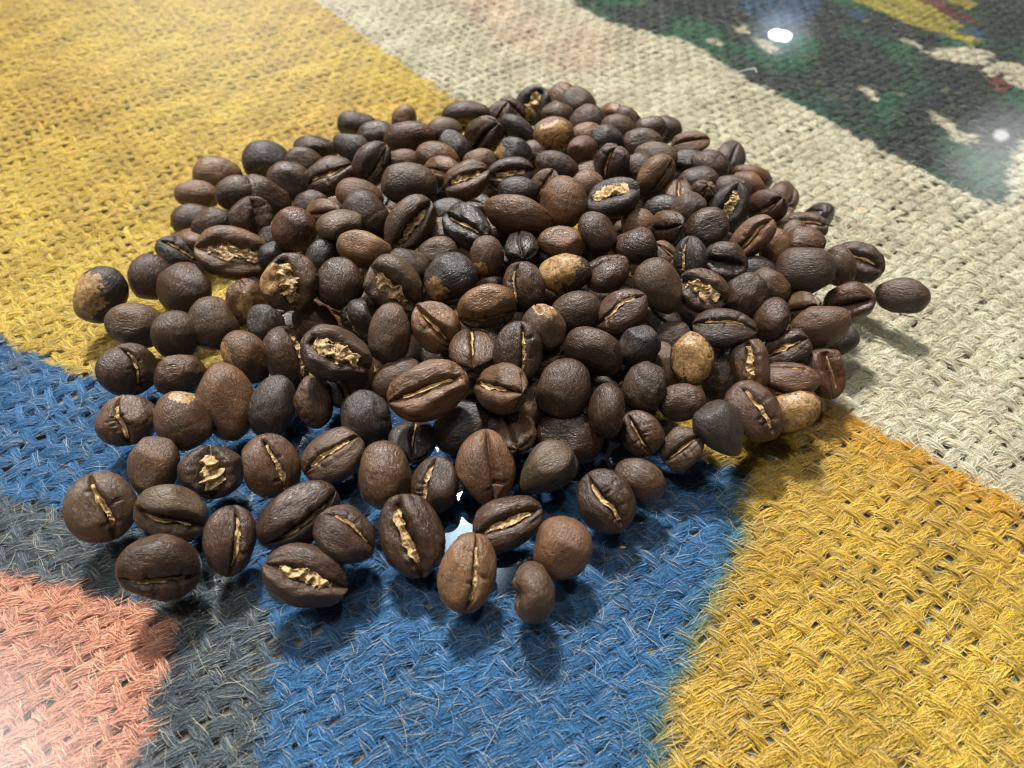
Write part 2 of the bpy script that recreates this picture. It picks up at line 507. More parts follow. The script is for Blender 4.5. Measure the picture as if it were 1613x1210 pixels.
# ------------------------------------------------------------------ loose and surface fibres
def make_fibres():
    rg = np.random.default_rng(77)
    pts, cols, rad = [], [], []
    NP = 6
    for kind, k, (r0, r1) in yarns:
        d, e = (DA, DB) if kind == 'A' else (DB, DA)
        cross = PB if kind == 'A' else PA
        length = r1 - r0
        n = int(length / cross * 17)
        s0 = rg.uniform(r0, r1, n)
        o = cc + np.outer(s0, d) + k * (PA if kind == 'A' else PB) * e
        dist = np.hypot(o[:, 0], o[:, 1])
        keep = rg.uniform(size=n) < np.clip(1.25 - dist / 230.0, 0.30, 1.0)
        s0 = s0[keep]; n = len(s0)
        if n == 0:
            continue
        ln = rg.uniform(1.8, 6.0, n)
        ang0 = rg.uniform(0.25, 2.9, n)
        tw = rg.normal(0.22, 0.16, n) * (1 if kind == 'A' else 1.3)
        lift = np.abs(rg.normal(0.05, 0.13, n)); lift[rg.uniform(size=n) < 0.15] += 0.30
        t = np.linspace(0, 1, NP)
        S = s0[:, None] + ln[:, None] * t
        xy, z = yarn_path(S.ravel(), k, kind)
        hw, hh = yarn_width(S.ravel(), k, kind)
        xy = xy.reshape(n, NP, 2); z = z.reshape(n, NP); hw = hw.reshape(n, NP); hh = hh.reshape(n, NP)
        A = ang0[:, None] + tw[:, None] * (S - s0[:, None])
        lf = lift[:, None] * np.sin(np.pi * np.clip(t * 0.9 + 0.1, 0, 1)) + 0.02
        la = (hw + lf) * np.cos(A)
        P = np.empty((n, NP, 3))
        P[..., :2] = xy + la[..., None] * e
        P[..., 2] = z + (hh + lf) * np.sin(A)
        P[..., :2] += rg.normal(0, 0.07, (n, NP, 2))
        P[..., 2] = np.minimum(P[..., 2], 1.05)
        c = paint(P[:, 2, 0].copy(), P[:, 2, 1].copy(), rg) * rg.uniform(0.55, 1.7, (n, 1))
        pale = rg.uniform(size=n) < 0.10
        c[pale] = c[pale] * 0.5 + 0.5 * np.array((0.60, 0.52, 0.36))
        pts.append(P); cols.append(np.clip(c, 0, 0.9)); rad.append(rg.uniform(0.018, 0.042, n))
    # stray hairs lying every way on top
    n = 15000
    u = rg.uniform(size=n) ** 0.7
    y = Y0 + (Y1 - Y0) * rg.uniform(size=n) ** 1.6
    x = rg.uniform(X0, X1, n)
    th = rg.uniform(0, 6.28, n); cur = rg.normal(0, 0.22, n); ln = rg.uniform(1.5, 7.5, n)
    t = np.linspace(0, 1, NP)
    P = np.empty((n, NP, 3))
    A = th[:, None] + cur[:, None] * ln[:, None] * t
    st = ln[:, None] / NP
    P[..., 0] = x[:, None] + np.cumsum(np.cos(A) * st, 1)
    P[..., 1] = y[:, None] + np.cumsum(np.sin(A) * st, 1)
    P[..., 2] = 0.52 + rg.uniform(-0.2, 0.3, n)[:, None] + 0.15 * np.sin(t * 3 + th[:, None])
    c = paint(P[:, 2, 0].copy(), P[:, 2, 1].copy(), rg)
    f = rg.uniform(0.08, 0.62, (n, 1))
    c = c * (1 - f) * 1.3 + f * np.array((0.66, 0.60, 0.44))
    pts.append(P); cols.append(np.clip(c, 0, 0.9)); rad.append(rg.uniform(0.016, 0.034, n))
    P = np.concatenate(pts); c = np.concatenate(cols); r = np.concatenate(rad)
    n = len(P)
    cu = bpy.data.hair_curves.new('loose_fibres')
    cu.add_curves([NP] * n)
    V = (P.reshape(-1, 3) - np.array([0, 110.0, 0])) * MM
    cu.attributes['position'].data.foreach_set('vector', V.astype(np.float32).ravel())
    ra = cu.attributes.get('radius') or cu.attributes.new('radius', 'FLOAT', 'POINT')
    taper = np.array([0.8, 1, 1, 1, 0.9, 0.4])
    ra.data.foreach_set('value', (np.outer(r, taper) * MM).astype(np.float32).ravel())
    ca = cu.attributes.new('paint', 'FLOAT_COLOR', 'CURVE')
    ca.data.foreach_set('color', np.concatenate([c, np.ones((n, 1))], 1).astype(np.float32).ravel())
    cu.materials.append(M_FIBRE)
    o = link('loose_fibres', cu, cloth)
    o['kind'] = 'stuff'
    return n
print('fibres', make_fibres())

# board below the cloth, glass above it
def box_obj(name, x0, x1, y0, y1, z0, z1, mats, top_index=0):
    ox, oy = (x0 + x1) / 2, (y0 + y1) / 2
    V = np.array([[x, y, z] for z in (z0, z1) for x, y in ((x0, y0), (x1, y0), (x1, y1), (x0, y1))], float) - np.array([ox, oy, z0])
    q = [[3, 2, 1, 0], [4, 5, 6, 7], [0, 1, 5, 4], [1, 2, 6, 5], [2, 3, 7, 6], [3, 0, 4, 7]]
    me = mesh_from(name, V * MM, q, smooth=False)
    for m in mats:
        me.materials.append(m)
    if len(mats) > 1:
        me.polygons.foreach_set('material_index', np.array([1, 0, 1, 1, 1, 1], np.int32))
    o = link(name, me)
    o.location = (ox * MM, oy * MM, z0 * MM)
    return o
bd = box_obj('table_board', -215, 215, -20, 295, -26.0, -4.42, [M_BOARD])
bd['kind'] = 'structure'
gl = box_obj('glass_table_top', -210, 210, -15, 290, -2.55, 0.0, [M_GLASS, M_GLASS_BODY])
gl['kind'] = 'structure'

# ------------------------------------------------------------------ coffee beans
# x, y, z mm | quaternion | length, width, thickness mm | roast | crease opening | chaff | skin patch (direction, radius) | label
BEANS = [
    (-74.7,100.0,4.37, 0.458,-0.705,-0.541,-0.006, 11.1,8.4,6.7, 'k',0,0, (-0.22,-0.84,-0.50,70), 'burnt black bean with peeling golden skin on one side, alone on yellow burlap'),
    (-67.9,105.7,4.00, 0.438,-0.579,-0.674,-0.131, 8.8,7.9,6.3, 'd',0,0, (0.00,0.00,0.00,0), 'half-hidden smooth dark brown bean just left of the pale-rimmed round bean'),
    (-59.9,101.4,4.56, 0.054,-0.864,-0.431,-0.255, 10.0,10.9,8.7, 'd',1,1, (0.00,0.00,0.00,0), 'round dark bean with a thin pale rim curling at its upper edge'),
    (-66.0,92.8,3.99, 0.357,-0.899,0.003,0.255, 10.2,7.9,6.3, 'm',0,0, (0.00,0.00,0.00,0), 'smooth medium brown bean just below and right of the peeling burnt bean'),
    (-57.6,89.2,4.97, 0.395,-0.526,-0.736,-0.157, 8.5,7.5,6.0, 'd',0,0, (0.00,0.00,0.00,0), 'smooth dark brown bean just above the wrinkle-topped bean'),
    (-52.2,92.8,4.29, 0.370,-0.468,-0.775,-0.210, 9.5,8.5,6.8, 'm',0,0, (0.00,0.00,0.00,0), 'smooth medium brown bean just below and left of the dimpled tan-capped bean'),
    (-47.7,97.2,5.01, 0.581,-0.401,-0.688,-0.171, 9.1,7.6,6.1, 'r',10,0, (0.31,-0.25,-0.92,38), 'bean with a dimpled tan cap tucked below the golden-bellied bean'),
    (-42.4,91.1,5.36, 0.346,-0.479,-0.774,-0.227, 7.9,6.1,4.9, 'k',0,0, (0.00,0.00,0.00,0), 'half-hidden smooth blackish bean just below and right of the dimpled tan-capped bean'),
    (-36.8,92.5,13.92, 0.537,0.326,-0.291,0.721, 9.6,9.0,7.2, 'm',3,3, (0.28,0.74,0.61,40), 'split bean with a bulging golden belly and one curled dark lobe'),
    (-63.4,82.1,4.13, 0.336,0.451,-0.020,0.826, 8.4,9.5,7.6, 'd',1,1, (0.00,0.00,0.00,0), 'dark cracked bean lying where yellow burlap meets blue'),
    (-54.9,81.1,3.63, 0.596,-0.757,-0.189,0.190, 8.2,7.3,5.8, 'm',200,0, (0.00,0.00,0.00,0), 'brown bean with a deeply wrinkled top behind the large reddish bean'),
    (-44.7,85.0,4.04, 0.322,-0.392,-0.828,-0.242, 9.6,7.3,5.9, 'r',0,0, (0.44,-0.74,-0.52,30), 'reddish brown bean with a tan edge, right of a yellow gap'),
    (-50.4,70.2,5.60, 0.335,-0.407,-0.831,-0.180, 9.7,8.4,6.7, 'm',0,0, (0.70,0.43,-0.57,22), 'broad brown bean with a small tan fleck on its upper end'),
    (-45.1,74.4,5.01, 0.344,-0.507,-0.773,-0.164, 12.4,8.7,6.9, 'r',0,0, (0.00,0.00,0.00,0), 'largest smooth reddish brown bean, upright among the beans near blue burlap'),
    (-37.9,74.5,3.83, 0.386,-0.685,-0.614,-0.063, 10.1,7.1,5.7, 'k',0,0, (0.00,0.00,0.00,0), 'slate-black upright bean with a dull sheen right of the large reddish bean'),
    (-60.2,71.4,3.78, 0.582,0.274,-0.248,0.725, 7.9,8.9,7.2, 'm',1,2, (0.00,0.00,0.00,0), 'brown bean with a broad gold stripe, at the heap edge on blue burlap'),
    (-53.2,62.8,3.71, 0.363,-0.621,-0.693,-0.050, 9.7,7.0,5.6, 'm',0,0, (0.00,0.00,0.00,0), 'smooth medium brown bean just below and right of the gold-striped edge bean'),
    (-36.7,83.3,5.81, 0.291,0.522,0.165,0.785, 10.9,8.9,7.1, 'd',2,2, (0.00,0.00,0.00,0), 'dark pitted bean with a waxy yellow slit half covered by its neighbour'),
    (-31.7,75.9,3.37, 0.312,-0.562,-0.744,-0.183, 8.4,6.1,4.9, 'm',0,0, (0.00,0.00,0.00,0), 'smooth medium brown bean just right of the slate-black upright bean'),
    (-57.9,55.5,4.42, 0.456,0.361,-0.065,0.811, 10.1,9.5,7.6, 'g',1,2, (0.00,0.00,0.00,0), 'large round bean with a straight chaffy crease, leftmost in the front rows'),
    (-44.3,61.7,3.89, 0.593,0.335,-0.091,0.727, 7.8,9.3,7.5, 'd',3,3, (0.00,0.00,0.00,0), 'burst bean holding a golden block between its jagged lobes'),
    (-47.9,54.5,4.23, 0.838,0.480,0.210,-0.152, 9.5,8.5,6.8, 'g',2,1, (0.00,0.00,0.00,0), 'clam-shaped bean with a greyish upper lobe overlapping its dark lower lobe'),
    (-38.6,50.3,3.80, 0.568,0.428,0.094,0.697, 9.7,7.4,5.9, 'd',1,2, (0.00,0.00,0.00,0), 'upright dark bean with a frayed golden crease on charcoal paint'),
    (-46.7,45.8,4.62, 0.802,0.557,0.216,-0.018, 10.3,9.2,7.4, 'd',1,1, (0.00,0.00,0.00,0), 'large dark bean at the front with a brown slit along its underside'),
    (-35.6,62.5,4.18, 0.409,0.372,-0.009,0.833, 9.6,8.9,7.1, 'm',1,2, (0.00,0.00,0.00,0), 'brown bean with a flat gold ribbon running down its right side'),
    (-27.1,65.0,3.46, 0.929,0.169,-0.045,0.327, 10.1,8.2,6.6, 'm',1,2, (0.00,0.00,0.00,0), 'bean with a diagonal gold-lined crease and a dark upper lip'),
    (-29.9,54.2,4.18, 0.769,0.537,0.136,0.319, 12.1,8.5,6.8, 'd',1,1, (0.00,0.00,0.00,0), 'longest curved dark bean with a thin chaff line below its ridge'),
    (-22.5,50.9,4.69, 0.950,-0.097,0.242,-0.172, 9.0,8.0,6.4, 'd',1,1, (0.00,0.00,0.00,0), 'dark bean with a pale crescent of chaff along its upper edge'),
    (-27.3,45.2,3.85, 0.950,0.245,0.158,-0.109, 10.9,8.4,6.7, 'd',2,3, (0.00,0.00,0.00,0), 'dark front bean with a wide ragged gold mouth'),
    (-18.6,61.1,4.01, 0.258,-0.616,-0.725,-0.165, 10.2,8.2,6.5, 'm',0,0, (0.00,0.00,0.00,0), 'smooth medium brown bean just below and left of the bean with a forked tip crack'),
    (-14.0,51.0,4.37, 0.569,0.136,-0.267,0.766, 11.5,9.1,7.3, 'd',2,2, (0.00,0.00,0.00,0), 'largest front bean, upright, with a long golden flaky crease'),
    (-11.3,59.7,3.57, 0.761,0.019,-0.337,0.554, 8.3,7.8,6.2, 'd',1,2, (0.00,0.00,0.00,0), 'small dark bean with a tuft of gold on its left side'),
    (-5.8,45.6,3.84, 0.678,0.345,0.004,0.649, 10.3,8.0,6.4, 't',1,2, (0.00,0.00,0.00,0), 'light tan bean at the very front with a crumbly golden crease'),
    (-3.6,62.2,4.43, 0.598,0.338,-0.071,0.723, 11.2,8.8,7.1, 'r',1,0, (0.00,0.00,0.00,0), 'upright brown bean with a pock mark and an empty dark crease'),
    (5.1,61.7,4.41, 0.547,0.765,0.096,0.326, 9.5,8.7,7.0, 'g',101,1, (0.00,0.00,0.00,0), 'pointed fan-shaped bean with a pale bruise on its dome'),
    (-0.6,53.5,3.31, 0.954,0.230,-0.055,0.183, 10.3,7.6,6.1, 'd',2,2, (0.00,0.00,0.00,0), 'dark boat-shaped bean with an amber-lined open crease beside a glare patch'),
    (6.8,49.6,3.52, 0.203,-0.845,-0.470,-0.152, 8.5,8.1,6.5, 'r',0,0, (0.00,0.00,0.00,0), 'smooth round chestnut bean at the front with a soft highlight'),
    (2.5,43.0,3.82, 0.593,-0.301,-0.593,0.454, 7.9,7.5,6.0, 'm',302,1, (0.00,0.00,0.00,0), 'hook-shaped bean with a notch on its left, foremost on the blue paint'),
    (13.4,56.8,3.59, 0.488,0.086,-0.274,0.824, 9.2,8.0,6.4, 'd',1,2, (0.00,0.00,0.00,0), 'tilted dark bean with a bright chaff strip and small cracks across one lobe'),
    (18.8,60.7,3.24, 0.532,-0.812,0.229,-0.075, 8.0,6.6,5.3, 'm',0,0, (0.00,0.00,0.00,0), 'smooth brown bean tucked against the tilted cracked-lobe bean'),
    (25.7,65.8,4.20, 0.913,0.247,-0.203,0.253, 7.3,6.5,5.2, 'm',1,1, (0.00,0.00,0.00,0), 'plump glossy bean with a tidy diagonal crease above blue burlap'),
    (19.3,67.7,5.62, 0.769,0.388,0.048,-0.506, 7.1,6.4,5.1, 'd',1,1, (0.00,0.00,0.00,0), 'dark bean with a curling hairpin-shaped crease'),
    (8.9,68.5,3.58, 0.322,-0.929,0.179,0.020, 10.2,8.0,6.4, 'd',0,0, (0.00,0.00,0.00,0), 'half-hidden smooth dark brown bean just above and right of the pointed fan-shaped bean'),
    (-29.0,94.4,12.03, 0.370,-0.615,-0.663,-0.214, 9.0,8.0,6.4, 'd',0,0, (0.00,0.00,0.00,0), 'smooth dark brown bean just below and left of the smooth khaki bean'),
    (-19.6,92.3,13.58, 0.775,0.521,0.155,-0.323, 10.3,8.8,7.1, 'g',3,2, (0.00,0.00,0.00,0), 'bean with a grey helmet-like lobe over a hollow golden mouth'),
    (-25.6,89.6,8.31, 0.512,0.029,-0.656,0.554, 7.0,7.6,6.1, 'k',1,1, (0.00,0.00,0.00,0), 'half-hidden creased blackish bean just above and left of the tall speckled oval bean'),
    (-19.6,83.2,11.36, 0.346,-0.687,-0.611,-0.187, 9.9,6.9,5.5, 'm',0,0, (0.00,0.00,0.00,0), 'tall speckled oval bean standing beside a reddish creased bean'),
    (-12.4,84.2,12.06, 0.846,0.337,0.205,-0.358, 8.5,7.4,5.9, 'r',2,1, (0.00,0.00,0.00,0), 'reddish brown bean with a broad brown crease like a folded leaf'),
    (-4.0,86.7,13.73, 0.643,0.762,0.020,0.067, 9.3,8.5,6.8, 't',1,1, (0.00,0.00,0.00,0), 'smooth lighter bean lying flat with its crease in shadow below'),
    (-6.2,79.8,11.32, 0.693,-0.009,0.037,0.720, 8.9,7.1,5.7, 'm',21,1, (0.00,0.00,0.00,0), 'bean with a star-shaped crack and a wisp of chaff on its tip'),
    (-1.8,72.3,10.54, 0.874,0.285,-0.323,-0.224, 9.5,7.8,6.3, 'r',11,2, (0.00,0.00,0.00,0), 'rosy brown bean with a star crack and pale chaff in the centre'),
    (-27.5,79.0,11.14, 0.938,0.242,0.205,-0.140, 10.9,8.8,7.0, 'd',3,3, (0.00,0.00,0.00,0), 'dark bean with a ragged gold shelf sticking out of its mouth'),
    (-33.9,91.6,6.01, 0.324,-0.871,0.273,0.250, 8.3,6.6,5.3, 'r',0,0, (0.00,0.00,0.00,0), 'half-hidden smooth reddish brown bean just below and right of the golden-bellied bean'),
    (-24.1,80.6,4.54, 0.343,0.547,0.180,0.743, 7.9,7.3,5.8, 'm',1,1, (0.00,0.00,0.00,0), 'half-hidden creased medium brown bean just above the knobbly dark bean'),
    (-18.1,78.3,6.07, 0.364,-0.912,-0.188,0.008, 8.7,7.1,5.7, 'm',0,0, (0.00,0.00,0.00,0), 'half-hidden smooth medium brown bean just left of the big split-crusted bean'),
    (-12.4,70.9,11.88, 0.937,0.306,-0.011,0.166, 12.2,8.5,6.8, 'r',2,1, (0.00,0.00,0.00,0), 'big brown bean with a split crusty crease in the heap centre'),
    (-22.7,71.7,3.82, 0.270,-0.521,-0.780,-0.216, 9.5,7.3,5.9, 'k',200,0, (0.00,0.00,0.00,0), 'knobbly shrunken dark bean with dents'),
    (-15.2,68.0,3.02, 0.692,0.005,0.103,0.714, 7.9,7.4,5.9, 'k',21,1, (0.00,0.00,0.00,0), 'dark bean with a forked crack in its tip and a tan flank'),
    (-7.6,70.4,3.75, 0.324,-0.909,-0.257,-0.055, 9.9,8.3,6.6, 'k',0,0, (0.00,0.00,0.00,0), 'half-hidden smooth blackish bean just above and left of the pock-marked brown bean'),
    (0.0,68.3,4.71, 0.603,-0.227,0.042,0.764, 9.8,7.0,5.6, 'm',20,0, (0.00,0.00,0.00,0), 'half-hidden tip-on medium brown bean just above and right of the pock-marked brown bean'),
    (2.3,73.5,4.90, 0.274,-0.772,-0.536,-0.203, 8.4,6.6,5.3, 'r',0,0, (0.00,0.00,0.00,0), 'half-hidden smooth reddish brown bean just below and right of the rosy star-cracked bean'),
    (1.1,78.3,12.29, 0.611,0.379,-0.149,0.679, 9.2,7.9,6.3, 'd',1,2, (0.00,0.00,0.00,0), 'dark bean with a crumbly vertical gold seam right of the star-tipped bean'),
    (5.1,83.4,12.35, 0.271,-0.503,-0.729,-0.377, 7.7,7.0,5.6, 'm',10,0, (0.87,0.32,-0.38,34), 'brown bean with a torn tan cap of skin on top'),
    (1.7,91.0,14.39, 0.718,0.040,-0.500,0.483, 8.1,7.7,6.2, 'd',1,1, (0.00,0.00,0.00,0), 'dark bean with a slim pale line down its left side'),
    (8.7,92.8,15.67, 0.422,-0.905,-0.029,-0.053, 8.7,6.4,5.2, 'd',0,0, (-0.78,-0.20,-0.60,80), 'bean golden tan on its left half and dark on the other'),
    (15.8,94.2,14.81, 0.966,-0.114,-0.222,0.074, 7.8,7.9,6.4, 'd',1,0, (0.00,0.00,0.00,0), 'creased dark brown bean just above the glossy mahogany bean'),
    (10.4,87.0,12.33, 0.472,-0.876,-0.073,-0.070, 8.2,6.8,5.5, 'd',0,0, (0.00,0.00,0.00,0), 'dark reddish bean with a flaking right end'),
    (17.5,86.0,13.53, 0.948,0.158,-0.215,0.170, 8.7,7.1,5.7, 'R',1,2, (0.00,0.00,0.00,0), 'glossy mahogany bean with a loose pale flake hanging behind it'),
    (24.2,91.6,13.73, 0.131,-0.491,-0.761,-0.402, 9.6,7.3,5.8, 'g',0,0, (0.00,0.00,0.00,0), 'smooth grey-brown striped bean tilted in the right half of the heap'),
    (31.5,91.6,12.95, 0.886,0.387,-0.008,-0.256, 8.6,7.6,6.1, 'd',3,3, (0.00,0.00,0.00,0), 'dark cup-shaped bean full of crumpled gold chaff'),
    (12.8,79.3,11.45, 0.750,-0.623,0.208,-0.075, 9.3,8.2,6.5, 'd',1,0, (0.00,0.00,0.00,0), 'creased dark brown bean just below and right of the bean with a flaking end'),
    (19.9,80.9,10.64, 0.462,-0.795,-0.360,-0.159, 7.0,6.5,5.2, 'k',0,0, (0.00,0.00,0.00,0), 'smooth blackish bean just below and right of the glossy mahogany bean'),
    (26.5,86.1,7.44, 0.358,-0.910,-0.125,-0.166, 7.0,5.5,4.4, 'd',0,0, (0.00,0.00,0.00,0), 'half-hidden smooth dark brown bean just above and left of the golden-skinned egg bean'),
    (27.8,78.2,10.90, 0.165,-0.653,-0.652,-0.348, 8.3,6.5,5.2, 'd',0,0, (0.06,0.01,-1.00,75), 'egg-shaped bean almost covered in mottled golden skin'),
    (24.3,81.0,6.07, 0.162,-0.622,-0.687,-0.340, 7.9,5.8,4.6, 'm',0,0, (0.00,0.00,0.00,0), 'half-hidden smooth medium brown bean just above and right of the leathery shiny bean'),
    (8.0,73.3,9.45, 0.248,-0.725,-0.591,-0.252, 9.1,8.1,6.5, 'd',0,0, (0.00,0.00,0.00,0), 'smooth dark brown bean just below and right of the bean with a vertical gold seam'),
    (20.3,73.8,9.09, 0.263,-0.823,-0.438,-0.248, 7.8,6.6,5.3, 'd',200,0, (0.00,0.00,0.00,0), 'leathery round bean with a pinprick sheen below the golden-skinned egg'),
    (14.3,69.5,8.81, 0.266,0.689,0.323,0.592, 8.2,7.5,6.0, 'd',1,0, (0.00,0.00,0.00,0), 'creased dark brown bean just above and left of the bean with a curling hairpin crease'),
    (26.0,72.1,7.71, 0.331,-0.933,-0.040,-0.135, 7.0,5.6,4.5, 'd',0,0, (0.00,0.00,0.00,0), 'smooth dark brown bean just right of the leathery shiny bean'),
    (34.2,79.5,4.58, 0.202,-0.763,-0.524,-0.319, 8.1,6.2,5.0, 'd',0,0, (0.00,0.00,0.00,0), 'half-hidden smooth dark brown bean just below and right of the golden-skinned egg bean'),
    (6.1,81.0,6.89, 0.359,-0.917,-0.153,-0.088, 7.4,5.8,4.6, 'm',0,0, (0.00,0.00,0.00,0), 'half-hidden smooth medium brown bean just right of the bean with a vertical gold seam'),
    (31.2,67.3,6.91, 0.173,-0.472,-0.855,-0.128, 8.9,6.8,5.4, 'k',100,1, (0.00,0.00,0.00,0), 'slate-grey pointed bean with a thin pale scratch'),
    (37.1,71.3,6.03, 0.462,0.181,-0.102,0.862, 10.0,8.4,6.7, 'R',1,2, (0.00,0.00,0.00,0), 'dark red-brown bean with a thin gold thread along its upper edge'),
    (44.2,72.9,4.57, 0.299,-0.923,-0.094,-0.225, 8.2,6.6,5.3, 'm',0,0, (0.02,-0.07,-1.00,70), 'gold-mottled bean at the right corner above yellow burlap'),
    (51.4,80.5,5.09, 0.593,0.256,-0.198,0.737, 8.7,6.6,5.2, 'R',3,1, (0.00,0.00,0.00,0), 'reddish bean showing a flat cut-like face towards beige burlap'),
    (44.2,78.2,6.74, 0.971,-0.136,-0.048,-0.193, 9.1,6.4,5.1, 'R',1,1, (0.00,0.00,0.00,0), 'low purplish bean with a brown-edged top, left of the cut-faced bean'),
    (44.8,83.4,7.49, 0.943,0.159,-0.273,0.109, 8.3,6.1,4.9, 'd',2,2, (0.00,0.00,0.00,0), 'dark bean with ribbed gold chaff along its crease'),
    (37.9,79.3,8.22, 0.649,0.129,-0.369,0.652, 9.1,6.4,5.1, 'm',2,3, (0.00,0.00,0.00,0), 'bean split upright by a crinkled gold sheet'),
    (34.1,84.5,11.33, 0.982,0.111,-0.070,-0.135, 10.0,7.0,5.6, 'd',1,1, (0.00,0.00,0.00,0), 'broad dark bean with a shallow fold near its top'),
    (51.0,87.7,8.40, 0.512,-0.801,-0.204,-0.232, 9.9,7.4,5.9, 'm',0,0, (0.00,0.00,0.00,0), 'long smooth bean slanting up at the right edge of the heap'),
    (56.2,89.7,3.08, 0.308,-0.892,-0.168,-0.285, 7.5,5.5,4.4, 'k',0,0, (0.00,0.00,0.00,0), 'half-hidden smooth blackish bean just below and right of the long smooth right-edge bean'),
    (43.2,88.4,9.57, 0.226,0.773,0.210,0.555, 7.4,7.8,6.2, 'd',1,0, (0.00,0.00,0.00,0), 'creased dark brown bean just above and left of the bean with ribbed gold chaff'),
    (49.5,92.6,8.00, 0.728,0.349,-0.573,-0.140, 8.5,6.1,4.9, 'm',10,0, (0.00,0.00,0.00,0), 'half-hidden tip-on medium brown bean just above and left of the long smooth right-edge bean'),
    (39.1,92.4,11.10, 0.276,-0.805,-0.411,-0.328, 7.9,7.2,5.8, 'd',0,0, (0.00,0.00,0.00,0), 'smooth dark brown bean just below and right of the bean with a dark starry gape'),
    (44.5,96.3,9.51, 0.437,-0.827,0.354,-0.012, 7.0,6.3,5.0, 'm',0,0, (0.00,0.00,0.00,0), 'half-hidden smooth medium brown bean just below and left of the big round right-edge bean'),
    (58.5,94.8,7.51, 0.840,0.487,-0.234,0.043, 8.2,7.1,5.7, 'R',2,0, (0.00,0.00,0.00,0), 'red-brown bean with two thick lips, on beige burlap'),
    (71.0,100.3,4.20, 0.417,-0.872,0.182,-0.182, 9.1,6.4,5.1, 'd',0,0, (0.00,0.00,0.00,0), 'lone dark oval bean lying apart on beige burlap'),
    (50.6,98.7,11.32, 0.413,-0.891,0.054,-0.181, 9.9,8.8,7.0, 'd',0,0, (0.00,0.00,0.00,0), 'big round wrinkled dark bean near the right edge'),
    (58.7,102.8,8.99, 0.608,-0.148,-0.667,0.404, 7.5,6.6,5.3, 'm',1,3, (0.00,0.00,0.00,0), 'narrow bean with gold showing on its left side'),
    (64.1,106.5,6.96, 0.916,0.262,-0.032,-0.303, 9.2,7.5,6.0, 'd',202,1, (0.00,0.00,0.00,0), 'crumpled bean with a black torn edge on beige burlap'),
    (55.2,113.2,9.92, 0.972,0.140,-0.108,-0.155, 8.4,6.4,5.1, 'm',2,1, (0.00,0.00,0.00,0), 'small bean with a dark open crease at the upper right heap edge'),
    (50.9,109.7,10.66, 0.417,-0.884,-0.029,-0.211, 7.0,5.6,4.4, 'm',0,0, (0.00,0.00,0.00,0), 'half-hidden smooth medium brown bean just below and left of the small open-creased outlying bean'),
    (52.6,106.0,11.72, 0.429,-0.883,0.051,-0.183, 7.0,5.8,4.7, 'm',0,0, (0.00,0.00,0.00,0), 'smooth medium brown bean just below the small open-creased outlying bean'),
    (42.2,104.4,14.11, 0.870,0.297,-0.310,0.242, 8.9,6.2,5.0, 'r',2,1, (0.00,0.00,0.00,0), 'polished brown bean with a clean deep groove'),
    (47.2,105.2,10.84, 0.221,-0.710,-0.535,-0.401, 7.5,5.5,4.4, 'r',0,0, (0.00,0.00,0.00,0), 'half-hidden smooth reddish brown bean just below and right of the polished grooved bean'),
    (47.1,114.3,13.37, 0.713,0.434,-0.549,0.041, 8.7,6.8,5.5, 'R',11,2, (0.00,0.00,0.00,0), 'glossy red-brown bean with gold bristles in its star crack'),
    (39.8,113.4,14.42, 0.760,0.309,-0.362,0.442, 8.9,7.2,5.8, 'k',3,3, (0.00,0.00,0.00,0), 'black split bean with a shiny gold foil pocket'),
    (33.9,105.0,15.78, 0.416,-0.879,-0.121,-0.200, 7.8,6.9,5.5, 'd',0,0, (0.00,0.00,0.00,0), 'smooth dark brown bean just above and left of the bean with a dark starry gape'),
    (31.4,109.8,16.01, 0.389,-0.839,-0.274,-0.263, 7.0,5.9,4.7, 'd',0,0, (0.00,0.00,0.00,0), 'smooth dark brown bean just left of the black bean with a gold foil pocket'),
    (35.5,116.6,14.17, 0.560,0.481,-0.634,0.231, 7.6,5.5,4.4, 'm',10,0, (0.00,0.00,0.00,0), 'half-hidden tip-on medium brown bean just left of the black bean with a gold foil pocket'),
    (41.5,119.1,14.16, 0.481,-0.855,0.186,-0.059, 7.2,5.3,4.2, 'd',0,0, (0.00,0.00,0.00,0), 'smooth dark brown bean just above the black bean with a gold foil pocket'),
    (45.9,122.4,12.57, 0.487,-0.801,0.347,0.024, 7.4,5.4,4.3, 'r',0,0, (0.00,0.00,0.00,0), 'half-hidden smooth reddish brown bean just above and left of the red-brown bean with gold bristles'),
    (36.4,98.6,13.50, 0.844,0.512,-0.102,-0.124, 7.6,7.0,5.6, 'd',2,0, (0.00,0.00,0.00,0), 'dark bean with a starry black gape'),
    (43.0,100.4,10.08, 0.429,-0.887,0.124,-0.117, 7.0,5.2,4.2, 'k',0,0, (0.00,0.00,0.00,0), 'half-hidden smooth blackish bean just right of the bean with a dark starry gape'),
    (30.1,97.9,14.73, 0.693,-0.004,-0.562,0.452, 7.3,6.2,5.0, 'k',1,2, (0.00,0.00,0.00,0), 'black bean with a gold chaffy stripe on its left edge'),
    (26.8,100.0,12.78, 0.900,0.131,0.224,-0.350, 7.0,5.7,4.6, 'm',1,1, (0.00,0.00,0.00,0), 'half-hidden creased medium brown bean just left of the black bean with a chaffy left edge'),
    (9.3,110.9,16.87, 0.348,-0.707,-0.532,-0.310, 9.5,8.4,6.7, 'r',0,0, (0.00,0.00,0.00,0), 'tall pleated brown bean left of the gold-topped bean'),
    (17.8,110.8,17.93, 0.985,0.058,-0.156,0.039, 9.7,8.1,6.5, 'k',3,3, (0.00,0.00,0.00,0), 'dark bowl-shaped bean with a thick gold top near the heap summit'),
    (14.5,101.7,17.28, 0.225,-0.420,-0.821,-0.314, 7.6,6.1,4.9, 'd',0,0, (0.00,0.00,0.00,0), 'smooth dark brown bean just below and left of the gold-topped bean'),
